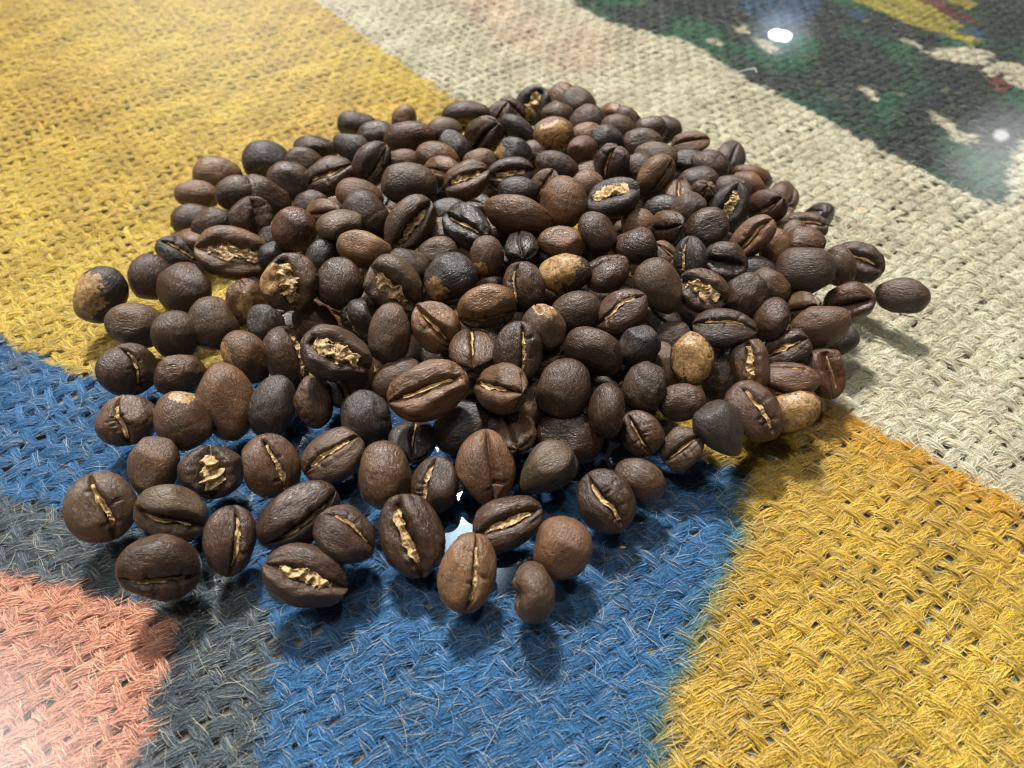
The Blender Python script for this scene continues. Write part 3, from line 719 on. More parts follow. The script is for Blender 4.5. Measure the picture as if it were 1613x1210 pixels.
    (22.6,107.6,14.56, 0.456,-0.853,0.251,0.036, 7.0,5.9,4.7, 'r',0,0, (0.00,0.00,0.00,0), 'half-hidden smooth reddish brown bean just below and right of the gold-topped bean'),
    (21.0,100.0,15.71, 0.438,-0.895,0.022,-0.081, 7.6,6.3,5.0, 'd',0,0, (0.00,0.00,0.00,0), 'smooth dark brown bean just above and left of the smooth striped bean'),
    (27.1,105.4,15.50, 0.754,0.419,-0.488,-0.131, 8.0,6.0,4.8, 'm',11,0, (0.00,0.00,0.00,0), 'tip-on medium brown bean just below the caramel bean with a curled shell'),
    (8.5,100.9,15.50, 0.443,-0.895,0.048,-0.014, 8.3,6.1,4.9, 'r',0,0, (0.00,0.00,0.00,0), 'russet bean with a notch on top behind the half-golden bean'),
    (13.4,102.6,13.25, 0.433,-0.852,0.283,0.084, 7.3,5.6,4.4, 'r',0,0, (0.00,0.00,0.00,0), 'half-hidden smooth reddish brown bean just right of the notched russet bean'),
    (1.5,99.8,15.80, 0.671,-0.102,-0.006,0.734, 8.2,5.8,4.7, 'k',20,0, (0.00,0.00,0.00,0), 'dull dark-grey bean with its cracked tip up'),
    (-4.1,98.0,15.07, 0.379,-0.614,-0.652,-0.234, 7.0,5.9,4.7, 'm',0,0, (-0.63,-0.52,-0.58,25), 'smooth medium brown bean just left of the dull grey tip-up bean'),
    (-10.2,93.1,14.61, 0.417,-0.872,-0.246,-0.070, 9.0,8.1,6.5, 'k',200,0, (-0.83,0.14,-0.55,35), 'oily black wrinkled bean with a tan flake at its lower left'),
    (-17.6,98.1,12.78, 0.387,-0.866,0.253,0.192, 7.8,6.3,5.0, 'd',0,0, (0.00,0.00,0.00,0), 'half-hidden smooth dark brown bean just above and right of the helmet-lobed bean'),
    (-12.8,101.2,13.24, 0.438,-0.894,-0.092,0.010, 7.0,5.6,4.5, 'm',0,0, (0.00,0.00,0.00,0), 'half-hidden smooth medium brown bean just below and left of the charred star bean'),
    (-25.4,101.2,13.68, 0.634,-0.753,0.126,0.122, 9.7,6.8,5.4, 't',0,0, (0.00,0.00,0.00,0), 'smooth khaki-brown bean with a pale line along its upper edge'),
    (-17.9,106.0,15.72, 0.721,0.557,-0.067,0.407, 11.1,8.3,6.6, 'g',2,2, (0.00,0.00,0.00,0), 'big bean with a long gold tongue in its diagonal crease'),
    (-7.7,104.9,16.03, 0.870,0.350,-0.075,-0.341, 9.9,7.5,6.0, 'k',212,1, (0.00,0.00,0.00,0), 'charred black bean with a gold thread in its star-shaped split'),
    (-11.6,111.4,14.03, 0.459,-0.872,-0.165,-0.038, 7.2,5.8,4.6, 'k',0,0, (0.00,0.00,0.00,0), 'half-hidden smooth blackish bean just above and left of the charred star bean'),
    (1.2,107.3,16.92, 0.835,-0.535,0.129,-0.010, 12.5,8.7,7.0, 'r',1,0, (0.00,0.00,0.00,0), 'long brown bean with a pale lip over its upper left end'),
    (-12.5,107.7,12.42, 0.447,-0.893,-0.012,0.046, 7.0,5.9,4.7, 'r',0,0, (0.00,0.00,0.00,0), 'half-hidden smooth reddish brown bean just left of the charred star bean'),
    (-3.0,109.8,11.26, 0.449,-0.894,-0.003,0.011, 7.0,6.0,4.8, 'r',0,0, (0.00,0.00,0.00,0), 'half-hidden smooth reddish brown bean just right of the charred star bean'),
    (5.9,116.8,16.11, 0.781,0.366,-0.274,0.424, 7.3,5.2,4.1, 'm',1,2, (0.00,0.00,0.00,0), 'half-hidden creased medium brown bean just above and left of the tall pleated brown bean'),
    (-34.6,152.5,8.75, 0.494,-0.858,0.040,0.137, 9.1,6.4,5.1, 'd',0,0, (0.00,0.00,0.00,0), 'smooth dark bean jutting out at the upper left brow of the heap'),
    (-24.2,153.1,9.68, 0.435,-0.648,-0.562,-0.272, 7.0,5.5,4.4, 't',0,0, (0.00,0.00,0.00,0), 'pale tan stub standing upright behind the flat reddish bean'),
    (-29.3,143.6,11.50, 0.507,-0.845,-0.168,0.003, 8.2,5.7,4.6, 'd',0,0, (0.00,0.00,0.00,0), 'smooth dark brown bean just above the frayed diagonal bean'),
    (-21.0,136.8,14.53, 0.704,-0.706,0.021,0.074, 10.9,7.6,6.1, 'R',0,0, (0.00,0.00,0.00,0), 'long flat-topped red-brown bean on the upper left slope'),
    (-33.4,137.4,12.17, 0.456,-0.849,0.165,0.210, 8.2,6.3,5.1, 'k',100,0, (0.00,0.00,0.00,0), "smooth blackish bean just below the outlying bean at the heap's upper left"),
    (-41.7,141.4,9.33, 0.858,-0.497,-0.030,0.124, 10.3,7.3,5.9, 'd',100,0, (0.00,0.00,0.00,0), 'angular folded dark bean at the upper left edge'),
    (-27.4,127.3,14.37, 0.605,0.645,-0.035,0.465, 9.2,7.8,6.3, 'd',1,2, (0.00,0.00,0.00,0), 'dark bean with frayed pale chaff slanting along its right'),
    (-35.8,125.2,13.18, 0.895,0.367,-0.042,0.249, 9.9,7.1,5.6, 'd',1,2, (0.00,0.00,0.00,0), 'bean with a bright gold crease on the upper left slope'),
    (-44.6,128.2,9.79, 0.435,-0.865,0.118,0.222, 9.5,7.9,6.4, 'd',0,0, (0.00,0.00,0.00,0), 'smooth dark brown bean just below and right of the shiny black outlying bean'),
    (-43.3,135.6,9.54, 0.448,-0.859,0.121,0.216, 8.2,6.4,5.1, 'd',0,0, (0.00,0.00,0.00,0), 'half-hidden smooth dark brown bean just below and left of the angular folded bean'),
    (-19.2,118.8,15.74, 0.471,-0.877,0.022,0.089, 10.9,7.7,6.1, 'g',0,0, (0.00,0.00,0.00,0), 'broad olive-brown domed bean, plain and smooth, on the upper slope'),
    (-14.6,127.4,15.99, 0.484,-0.868,0.065,0.093, 8.4,5.9,4.7, 'r',0,0, (0.00,0.00,0.00,0), 'smooth reddish brown bean just below and right of the flat-topped red-brown bean'),
    (-21.4,129.4,13.91, 0.487,-0.871,-0.016,0.071, 7.0,4.9,3.9, 'm',0,0, (0.00,0.00,0.00,0), 'half-hidden smooth medium brown bean just below the flat-topped red-brown bean'),
    (-13.2,122.2,16.31, 0.857,0.469,-0.182,-0.115, 7.4,5.3,4.2, 'r',11,2, (0.00,0.00,0.00,0), 'tip-on reddish brown bean just left of the bean with a gold-rimmed hollow'),
    (-8.3,118.1,17.02, 0.919,0.334,-0.104,0.183, 8.9,7.2,5.7, 'm',2,2, (0.00,0.00,0.00,0), 'bean with a gold-rimmed hollow on the upper slope'),
    (-11.4,131.6,15.58, 0.453,-0.818,0.289,0.206, 7.6,5.8,4.6, 'k',0,0, (0.00,0.00,0.00,0), 'smooth blackish bean just left of the bean with a torn black star'),
    (-14.1,139.6,14.51, 0.504,-0.863,-0.009,0.046, 7.4,5.8,4.6, 'm',0,0, (0.00,0.00,0.00,0), 'smooth medium brown bean just right of the flat-topped red-brown bean'),
    (-9.8,147.5,13.47, 0.560,0.827,0.026,0.036, 10.9,7.7,6.1, 'd',3,3, (0.00,0.00,0.00,0), 'open bean with gold lining under a thin curved shell at the top'),
    (-5.8,134.5,16.22, 0.727,0.546,-0.390,0.142, 9.7,7.4,5.9, 'd',11,0, (0.00,0.00,0.00,0), 'round bean with a torn black star crack near the heap top'),
    (-6.1,126.8,15.49, 0.489,-0.872,-0.005,0.021, 7.0,4.9,3.9, 'r',0,0, (0.00,0.00,0.00,0), 'half-hidden smooth reddish brown bean just above and right of the bean with a gold-rimmed hollow'),
    (-28.7,117.7,13.70, 0.448,-0.875,0.091,0.160, 8.8,6.2,5.0, 'r',0,0, (0.00,0.00,0.00,0), 'smooth reddish brown bean just below and left of the frayed diagonal bean'),
    (-26.4,111.4,14.05, 0.384,-0.827,0.316,0.262, 9.3,7.4,5.9, 'd',0,0, (0.00,0.00,0.00,0), 'smooth dark brown bean just right of the bean with a thread-like lower edge'),
    (-35.2,114.5,12.11, 0.852,0.471,-0.223,-0.056, 7.6,5.5,4.4, 'r',10,0, (0.00,0.00,0.00,0), 'half-hidden tip-on reddish brown bean just above and right of the round bean with a slash'),
    (-38.9,119.9,10.33, 0.473,-0.860,-0.185,0.048, 7.0,5.2,4.1, 'd',0,0, (0.00,0.00,0.00,0), 'half-hidden smooth dark brown bean just above and right of the round bean with a slash'),
    (-30.6,107.4,14.60, 0.002,-0.988,-0.153,-0.021, 8.6,6.2,5.0, 'g',1,1, (0.00,0.00,0.00,0), 'flattish grey-brown bean with a thread-like pale lower edge'),
    (-32.9,106.8,10.15, 0.389,-0.608,-0.654,-0.225, 7.0,5.8,4.7, 'k',0,0, (0.00,0.00,0.00,0), 'half-hidden smooth blackish bean just below the bean with a thread-like lower edge'),
    (-34.0,102.4,11.05, 0.420,-0.713,-0.543,-0.144, 7.2,5.2,4.1, 'k',0,0, (0.00,0.00,0.00,0), 'half-hidden smooth blackish bean just below and right of the round bean with a slash'),
    (-39.7,109.5,12.06, 0.516,-0.706,-0.482,-0.059, 8.3,7.9,6.3, 'R',0,0, (0.00,0.00,0.00,0), 'round purplish bean with a short dark slash'),
    (-49.6,115.8,9.90, 0.383,0.553,-0.013,0.740, 8.2,8.2,6.6, 'd',2,0, (0.00,0.00,0.00,0), 'dark bean with a shadowed cleft down its right side'),
    (-48.9,123.1,9.65, 0.422,-0.868,0.113,0.235, 11.3,7.9,6.3, 'd',0,0, (0.00,0.00,0.00,0), 'smooth dark brown bean just above and right of the bean with a shadowed side cleft'),
    (-53.5,121.4,11.94, 0.480,-0.850,-0.194,0.093, 7.6,6.6,5.3, 'd',0,0, (0.00,0.00,0.00,0), 'smooth dark brown bean just below and right of the matte brown outlying bean'),
    (-54.7,145.1,4.28, 0.488,-0.858,-0.111,0.115, 9.9,8.9,7.1, 'k',0,0, (0.00,0.00,0.00,0), 'shiny black round bean at the upper left rim on yellow burlap'),
    (-64.0,139.2,4.13, 0.455,-0.866,-0.006,0.205, 10.5,8.3,6.6, 't',0,0, (0.00,0.00,0.00,0), 'matte lighter-brown bean at the left rim on yellow burlap'),
    (-66.4,131.8,4.52, 0.452,-0.869,-0.049,0.196, 8.8,6.2,4.9, 'r',0,0, (0.00,0.00,0.00,0), 'smooth reddish brown bean just below and left of the matte brown outlying bean'),
    (-65.1,124.3,3.37, 0.454,-0.867,-0.129,0.158, 8.8,7.0,5.6, 'd',0,0, (0.00,0.00,0.00,0), 'smooth dark brown bean just above and right of the scorched ragged-topped bean'),
    (-59.6,120.0,5.11, 0.474,-0.808,-0.348,0.026, 8.6,7.3,5.9, 'd',0,0, (0.00,0.00,0.00,0), 'smooth dark brown bean just above and left of the wide-mouthed bean'),
    (-65.1,113.4,3.45, 0.929,0.117,0.341,-0.086, 8.4,6.7,5.4, 'k',201,1, (0.00,0.00,0.00,0), 'scorched bean with a ragged black crest at the left rim'),
    (-51.1,107.0,8.64, 0.903,0.385,0.192,0.018, 13.5,9.5,7.6, 'r',3,2, (0.00,0.00,0.00,0), 'brown bean gaping like a wide mouth with gold teeth of chaff'),
    (-43.4,107.5,7.35, 0.425,-0.892,-0.043,0.148, 7.0,6.2,5.0, 'k',0,0, (0.00,0.00,0.00,0), 'half-hidden smooth blackish bean just above and left of the golden-bellied bean'),
    (-44.8,113.1,7.06, 0.435,-0.887,-0.041,0.149, 7.0,6.2,4.9, 'k',0,0, (0.00,0.00,0.00,0), 'half-hidden smooth blackish bean just below and left of the round bean with a slash'),
    (4.6,154.7,12.17, 0.749,0.446,-0.263,0.412, 9.1,8.2,6.6, 'k',3,3, (0.00,0.00,0.00,0), 'split black bean with a gold core crowning the heap'),
    (-0.1,151.1,13.28, 0.916,0.264,0.217,-0.208, 7.0,5.3,4.2, 'd',1,0, (0.00,0.00,0.00,0), 'creased dark brown bean just left of the split bean crowning the heap'),
    (-2.7,148.0,13.33, 0.743,0.448,-0.249,0.431, 7.0,5.8,4.6, 'd',1,2, (0.00,0.00,0.00,0), 'creased dark brown bean just above and right of the bean with a torn black star'),
    (1.3,136.1,16.32, 0.472,0.829,-0.003,-0.299, 8.7,6.6,5.3, 'k',1,2, (0.00,0.00,0.00,0), 'creased blackish bean just above the blue-black bean with a gold fringe'),
    (8.3,134.3,16.78, 0.503,-0.864,0.006,-0.028, 8.4,7.1,5.7, 't',0,0, (-0.00,-0.08,-1.00,60), 'honey-gold mottled round bean near the heap summit'),
    (11.5,160.5,10.81, 0.434,-0.742,-0.421,-0.290, 7.6,7.0,5.6, 'r',0,0, (0.00,0.00,0.00,0), 'rosy brown round bean on the skyline of the heap'),
    (14.9,155.6,11.82, 0.501,-0.800,0.300,0.135, 8.6,7.4,5.9, 'g',0,0, (0.00,0.00,0.00,0), 'smooth grey-brown bean just right of the rosy bean on the skyline'),
    (15.8,141.8,15.26, 0.478,-0.833,-0.213,-0.181, 7.9,7.1,5.7, 'd',0,0, (0.00,0.00,0.00,0), 'smooth dark brown bean just above the pyramid-shaped bean'),
    (10.1,150.9,12.06, 0.513,-0.858,0.006,-0.031, 7.0,6.1,4.9, 'm',0,0, (0.00,0.00,0.00,0), 'half-hidden smooth medium brown bean just below the rosy bean on the skyline'),
    (21.9,139.2,15.30, 0.614,-0.772,0.164,-0.004, 7.3,6.1,4.9, 'm',0,0, (0.00,0.00,0.00,0), 'smooth medium brown bean just above and right of the pyramid-shaped bean'),
    (21.6,150.8,12.27, 0.783,0.476,-0.355,-0.187, 7.0,5.0,4.0, 't',11,2, (0.00,0.00,0.00,0), 'tip-on tan bean just above and right of the pyramid-shaped bean'),
    (24.6,146.2,13.13, 0.492,-0.772,0.376,0.145, 7.0,5.3,4.3, 'd',0,0, (0.00,0.00,0.00,0), 'smooth dark brown bean just above and right of the pyramid-shaped bean'),
    (19.0,133.7,16.15, 0.572,-0.818,0.007,-0.064, 7.0,6.0,4.8, 'k',0,0, (0.00,0.00,0.00,0), 'smooth blackish bean just above and right of the pyramid-shaped bean'),
    (15.0,136.9,15.02, 0.485,-0.852,-0.140,-0.135, 7.0,5.3,4.3, 'r',0,0, (0.00,0.00,0.00,0), 'half-hidden smooth reddish brown bean just above the pyramid-shaped bean'),
    (13.6,127.5,16.50, 0.572,-0.376,-0.729,-0.025, 7.2,6.9,5.5, 'R',100,0, (0.00,0.00,0.00,0), 'pyramid-shaped red-brown bean with a sharp ridge'),
    (18.6,122.4,17.66, 0.720,0.319,-0.518,0.333, 7.6,7.1,5.7, 'd',211,1, (0.00,0.00,0.00,0), 'tip-on dark brown bean just right of the pyramid-shaped bean'),
    (8.4,122.0,17.11, 0.684,-0.698,0.209,0.023, 8.4,6.0,4.8, 'd',0,0, (0.00,0.00,0.00,0), 'long dark bean with a nick on its upper left brow'),
    (0.3,126.9,16.95, 0.476,-0.840,0.225,0.127, 7.0,6.2,5.0, 'k',0,0, (-0.76,0.39,-0.52,28), 'blue-black bean with a gold fringe on its left'),
    (4.4,132.0,13.91, 0.493,-0.870,0.003,-0.015, 7.0,6.0,4.8, 'd',0,0, (0.00,0.00,0.00,0), 'half-hidden smooth dark brown bean just right of the blue-black bean with a gold fringe'),
    (-0.3,120.5,16.53, 0.911,0.402,-0.047,0.073, 8.4,6.2,5.0, 'd',2,2, (0.00,0.00,0.00,0), 'dark lobed bean tied across by a bow of gold chaff'),
    (1.0,115.2,16.73, 0.473,-0.881,0.001,-0.004, 7.2,5.0,4.0, 'k',0,0, (0.00,0.00,0.00,0), 'half-hidden smooth blackish bean just below and right of the bean with a gold bow'),
    (14.7,123.8,14.16, 0.480,-0.876,0.012,-0.050, 7.0,6.1,4.9, 'm',0,0, (0.00,0.00,0.00,0), 'half-hidden smooth medium brown bean just below the pyramid-shaped bean'),
    (13.9,119.7,14.61, 0.474,-0.879,0.011,-0.049, 7.0,6.1,4.9, 'r',0,0, (0.00,0.00,0.00,0), 'half-hidden smooth reddish brown bean just above and right of the tall pleated brown bean'),
    (23.9,123.8,15.58, 0.443,-0.848,-0.208,-0.204, 7.0,6.0,4.8, 'd',0,0, (0.00,0.00,0.00,0), 'smooth dark brown bean just above and left of the caramel bean with a curled shell'),
    (26.5,119.1,16.75, 0.573,0.684,-0.119,0.436, 9.0,7.1,5.7, 't',1,1, (0.00,0.00,0.00,0), 'caramel-coloured bean with a curled shell edge at its right'),
    (26.1,133.1,15.51, 0.497,-0.864,0.041,-0.073, 8.4,5.9,4.7, 'd',0,0, (0.00,0.00,0.00,0), 'smooth dark brown bean just above the caramel bean with a curled shell'),
    (28.0,127.9,15.69, 0.493,-0.863,0.096,-0.052, 8.4,5.9,4.7, 'g',0,0, (0.00,0.00,0.00,0), 'smooth grey-brown bean just above the caramel bean with a curled shell'),
    (28.7,140.2,14.42, 0.697,-0.702,-0.090,-0.116, 7.0,6.2,4.9, 'm',0,0, (0.00,0.00,0.00,0), 'smooth medium brown bean just left of the twisted ridge bean'),
    (32.6,143.2,12.74, 0.500,-0.860,0.020,-0.101, 7.0,5.8,4.7, 'd',0,0, (0.00,0.00,0.00,0), 'smooth dark brown bean just above and left of the twisted ridge bean'),
    (36.3,135.7,14.01, 0.962,0.226,-0.154,-0.007, 8.0,5.6,4.5, 'r',1,0, (0.00,0.00,0.00,0), 'twisted ridged brown bean on the upper right skyline'),
    (38.7,126.7,14.46, 0.495,-0.831,0.253,-0.001, 7.5,6.0,4.8, 'd',0,0, (0.00,0.00,0.00,0), 'smooth dark bean rounding off the upper right skyline'),
    (35.0,129.5,13.57, 0.482,-0.868,0.026,-0.115, 7.0,4.9,3.9, 'k',0,0, (0.00,0.00,0.00,0), 'half-hidden smooth blackish bean just below the twisted ridge bean'),
    (35.5,121.4,14.20, 0.458,-0.873,-0.048,-0.161, 7.8,6.3,5.0, 'd',0,0, (0.00,0.00,0.00,0), 'smooth dark brown bean just below the twisted ridge bean'),
    (30.8,115.7,15.34, 0.746,0.002,-0.130,0.653, 7.2,5.2,4.1, 'm',21,1, (0.00,0.00,0.00,0), 'tip-on medium brown bean just below and right of the caramel bean with a curled shell'),
    (27.5,111.8,14.74, 0.457,-0.883,0.025,-0.099, 7.2,5.5,4.4, 'k',0,0, (0.00,0.00,0.00,0), 'half-hidden smooth blackish bean just below the caramel bean with a curled shell')
]
BURIED = [
    (-8.7,77.4,3.6, 'd', 'deeply buried dark brown bean glimpsed just right of the big split-crusted bean'),
    (18.7,77.3,3.6, 'm', 'deeply buried medium brown bean glimpsed just left of the leathery shiny bean'),
    (-12.2,85.1,3.6, 'k', 'deeply buried blackish bean glimpsed just below the folded-leaf bean'),
    (39.5,84.9,3.6, 'r', 'deeply buried reddish brown bean glimpsed just left of the bean with ribbed gold chaff'),
    (-17.9,93.2,3.6, 'd', 'deeply buried dark brown bean glimpsed just right of the tall speckled oval bean'),
    (-8.4,93.7,3.6, 'm', 'deeply buried medium brown bean glimpsed just above the star-tipped bean'),
    (-0.4,93.3,3.6, 'k', 'deeply buried blackish bean glimpsed just above the bean with a vertical gold seam'),
    (18.4,93.2,3.6, 'r', 'deeply buried reddish brown bean glimpsed just below the glossy mahogany bean'),
    (26.9,93.2,3.6, 'd', 'deeply buried dark brown bean glimpsed just below the smooth striped bean'),
    (-30.1,101.0,3.6, 'm', 'deeply buried medium brown bean glimpsed just left of the helmet-lobed bean'),
    (-21.5,100.9,3.6, 'k', 'deeply buried blackish bean glimpsed just below the helmet-lobed bean'),
    (-13.2,101.0,3.6, 'r', 'deeply buried reddish brown bean glimpsed just above the folded-leaf bean'),
    (-3.3,100.5,3.6, 'd', 'sunken dark brown bean glimpsed just left of the bean with a slim pale side line'),
    (5.2,100.6,3.6, 'm', 'deeply buried medium brown bean glimpsed just above the bean with a torn tan cap'),
    (13.1,100.7,3.6, 'k', 'deeply buried blackish bean glimpsed just above and right of the bean with a flaking end'),
    (21.7,101.7,3.6, 'r', 'deeply buried reddish brown bean glimpsed just above and right of the glossy mahogany bean'),
    (31.0,100.5,3.6, 'd', 'deeply buried dark brown bean glimpsed just left of the cup bean full of crumpled gold'),
    (-25.3,108.6,3.6, 'm', 'deeply buried medium brown bean glimpsed just above and left of the helmet-lobed bean'),
    (-16.6,108.7,3.6, 'k', 'deeply buried blackish bean glimpsed just left of the oily black bean with a tan flake'),
    (-8.6,108.6,3.6, 'r', 'deeply buried reddish brown bean glimpsed just below the charred star bean'),
    (-0.3,108.4,3.6, 'd', 'deeply buried dark brown bean glimpsed just below and left of the dull grey tip-up bean'),
    (26.0,108.2,3.6, 'm', 'deeply buried medium brown bean glimpsed just above and left of the smooth striped bean'),
    (-39.7,116.4,3.6, 'k', 'deeply buried blackish bean glimpsed just below and right of the round bean with a slash'),
    (-12.9,116.4,3.6, 'r', 'deeply buried reddish brown bean glimpsed just below and left of the charred star bean'),
    (4.5,116.5,3.6, 'd', 'deeply buried dark brown bean glimpsed just right of the dull grey tip-up bean'),
    (40.1,117.1,3.6, 'm', 'deeply buried medium brown bean glimpsed just left of the polished grooved bean'),
    (-34.0,125.1,3.6, 'k', 'sunken blackish bean glimpsed just above and right of the bean with a thread-like lower edge'),
    (-25.7,123.9,3.6, 'r', 'deeply buried reddish brown bean glimpsed just left of the bean with a long gold tongue'),
    (44.9,123.6,3.6, 'd', 'deeply buried dark brown bean glimpsed just below the black bean with a gold foil pocket'),
    (53.9,124.0,3.6, 'm', 'sunken medium brown bean glimpsed just below and right of the red-brown bean with gold bristles'),
    (61.6,124.5,3.6, 'k', 'deeply buried blackish bean glimpsed just above and right of the small open-creased outlying bean'),
    (-38.7,132.5,3.6, 'r', 'deeply buried reddish brown bean glimpsed just below the bean with a bright gold crease'),
    (-30.4,132.4,3.6, 'd', 'deeply buried dark brown bean glimpsed just below the frayed diagonal bean'),
    (57.9,132.2,3.6, 'm', 'sunken medium brown bean glimpsed just above and right of the red-brown bean with gold bristles'),
    (44.9,140.7,3.6, 'k', 'deeply buried blackish bean glimpsed just above the black bean with a gold foil pocket'),
    (52.4,139.5,3.6, 'r', 'sunken reddish brown bean glimpsed just above and left of the red-brown bean with gold bristles'),
    (49.3,147.7,3.6, 'd', 'sunken dark brown bean glimpsed just right of the smooth skyline bean at the upper right'),
    (4.8,97.7,9.0, 'm', 'sunken medium brown bean glimpsed just right of the bean with a slim pale side line'),
    (8.5,105.1,9.0, 'k', 'deeply buried blackish bean glimpsed just below the notched russet bean'),
    (-22.1,112.2,9.0, 'r', 'deeply buried reddish brown bean glimpsed just above and right of the smooth khaki bean'),
    (4.0,112.1,9.0, 'd', 'deeply buried dark brown bean glimpsed just above and right of the dull grey tip-up bean'),
    (22.7,113.4,9.0, 'm', 'deeply buried medium brown bean glimpsed just below and right of the gold-topped bean'),
    (31.4,112.6,9.0, 'k', 'sunken blackish bean glimpsed just above and left of the bean with a dark starry gape'),
    (-17.5,120.6,9.0, 'r', 'deeply buried reddish brown bean glimpsed just below and right of the broad olive-brown dome'),
    (-8.2,121.1,9.0, 'd', 'deeply buried dark brown bean glimpsed just above the charred star bean'),
    (26.4,120.3,9.0, 'm', 'deeply buried medium brown bean glimpsed just below the caramel bean with a curled shell'),
    (-14.0,128.6,9.0, 'k', 'deeply buried blackish bean glimpsed just left of the bean with a gold-rimmed hollow'),
    (-4.5,128.4,9.0, 'r', 'sunken reddish brown bean glimpsed just below and left of the bean with a gold bow'),
    (30.2,128.6,9.0, 'd', 'deeply buried dark brown bean glimpsed just below and left of the twisted ridge bean'),
    (13.3,144.1,9.0, 'm', 'deeply buried medium brown bean glimpsed just above and left of the pyramid-shaped bean'),
    (16.0,80.9,3.3, 'k', 'deeply buried blackish bean glimpsed just left of the leathery shiny bean'),  # from here on, extra beans added low down to darken gaps in the heap
    (-17.0,87.3,3.3, 'r', 'deeply buried reddish brown bean glimpsed just below and right of the tall speckled oval bean'),
    (-39.8,94.9,3.3, 'd', 'deeply buried dark brown bean glimpsed just below the golden-bellied bean'),
    (32.0,94.9,3.3, 'm', 'deeply buried medium brown bean glimpsed just below the cup bean full of crumpled gold'),
    (-28.2,79.2,3.3, 'k', 'deeply buried blackish bean glimpsed just below the bean with a ragged gold shelf'),
    (-30.8,95.0,3.3, 'r', 'deeply buried reddish brown bean glimpsed just above the bean with a ragged gold shelf'),
    (12.1,74.9,3.3, 'd', 'deeply buried dark brown bean glimpsed just left of the leathery shiny bean'),
    (35.2,86.8,3.3, 'm', 'deeply buried medium brown bean glimpsed just below the broad bean with a shallow upper fold'),
    (-2.4,72.6,3.3, 'k', 'deeply buried blackish bean glimpsed just below the rosy star-cracked bean'),
    (4.5,111.1,3.3, 'r', 'deeply buried reddish brown bean glimpsed just below and right of the dull grey tip-up bean'),
    (-3.4,91.3,3.3, 'd', 'deeply buried dark brown bean glimpsed just above and right of the star-tipped bean'),
    (-26.2,100.5,3.3, 'm', 'deeply buried medium brown bean glimpsed just below and left of the helmet-lobed bean'),
    (21.0,124.5,3.3, 'k', 'deeply buried blackish bean glimpsed just below the gold-topped bean'),
    (19.3,83.3,3.3, 'r', 'deeply buried reddish brown bean glimpsed just above and left of the leathery shiny bean'),
    (-6.4,81.6,3.3, 'd', 'deeply buried dark brown bean glimpsed just below the star-tipped bean'),
    (5.0,141.3,3.3, 'm', 'sunken medium brown bean glimpsed just left of the bean with a nick on its brow'),
    (-48.3,106.1,3.3, 'k', 'deeply buried blackish bean glimpsed just above and right of the dimpled tan-capped bean'),
    (17.1,101.1,3.3, 'r', 'deeply buried reddish brown bean glimpsed just above and left of the glossy mahogany bean'),
    (-17.2,98.7,3.3, 'd', 'deeply buried dark brown bean glimpsed just above and left of the folded-leaf bean'),
    (35.9,140.7,3.3, 'm', 'deeply buried medium brown bean glimpsed just right of the caramel bean with a curled shell'),
    (-25.2,130.4,3.3, 'k', 'deeply buried blackish bean glimpsed just below and left of the broad olive-brown dome'),
    (-63.6,118.0,3.3, 'r', 'deeply buried reddish brown bean glimpsed just above and right of the scorched ragged-topped bean'),
    (1.8,96.4,3.3, 'd', 'deeply buried dark brown bean glimpsed just below the bean with a slim pale side line'),
    (9.4,89.8,3.3, 'm', 'deeply buried medium brown bean glimpsed just below the bean with a flaking end'),
    (3.3,80.8,3.3, 'k', 'sunken blackish bean glimpsed just below and right of the bean with a vertical gold seam')
]

ROAST = {'d': (0.042, 0.0205, 0.0105), 'm': (0.066, 0.0335, 0.0160), 'r': (0.100, 0.0465, 0.0192), 'R': (0.064, 0.0270, 0.0128),
         'k': (0.0250, 0.0165, 0.0125), 'g': (0.068, 0.041, 0.0220), 't': (0.140, 0.070, 0.0290)}
CREASE = {0: (0.10, 0.34, 1.8), 1: (0.15, 0.52, 2.4), 2: (0.30, 0.60, 3.2), 3: (0.54, 0.64, 4.2)}

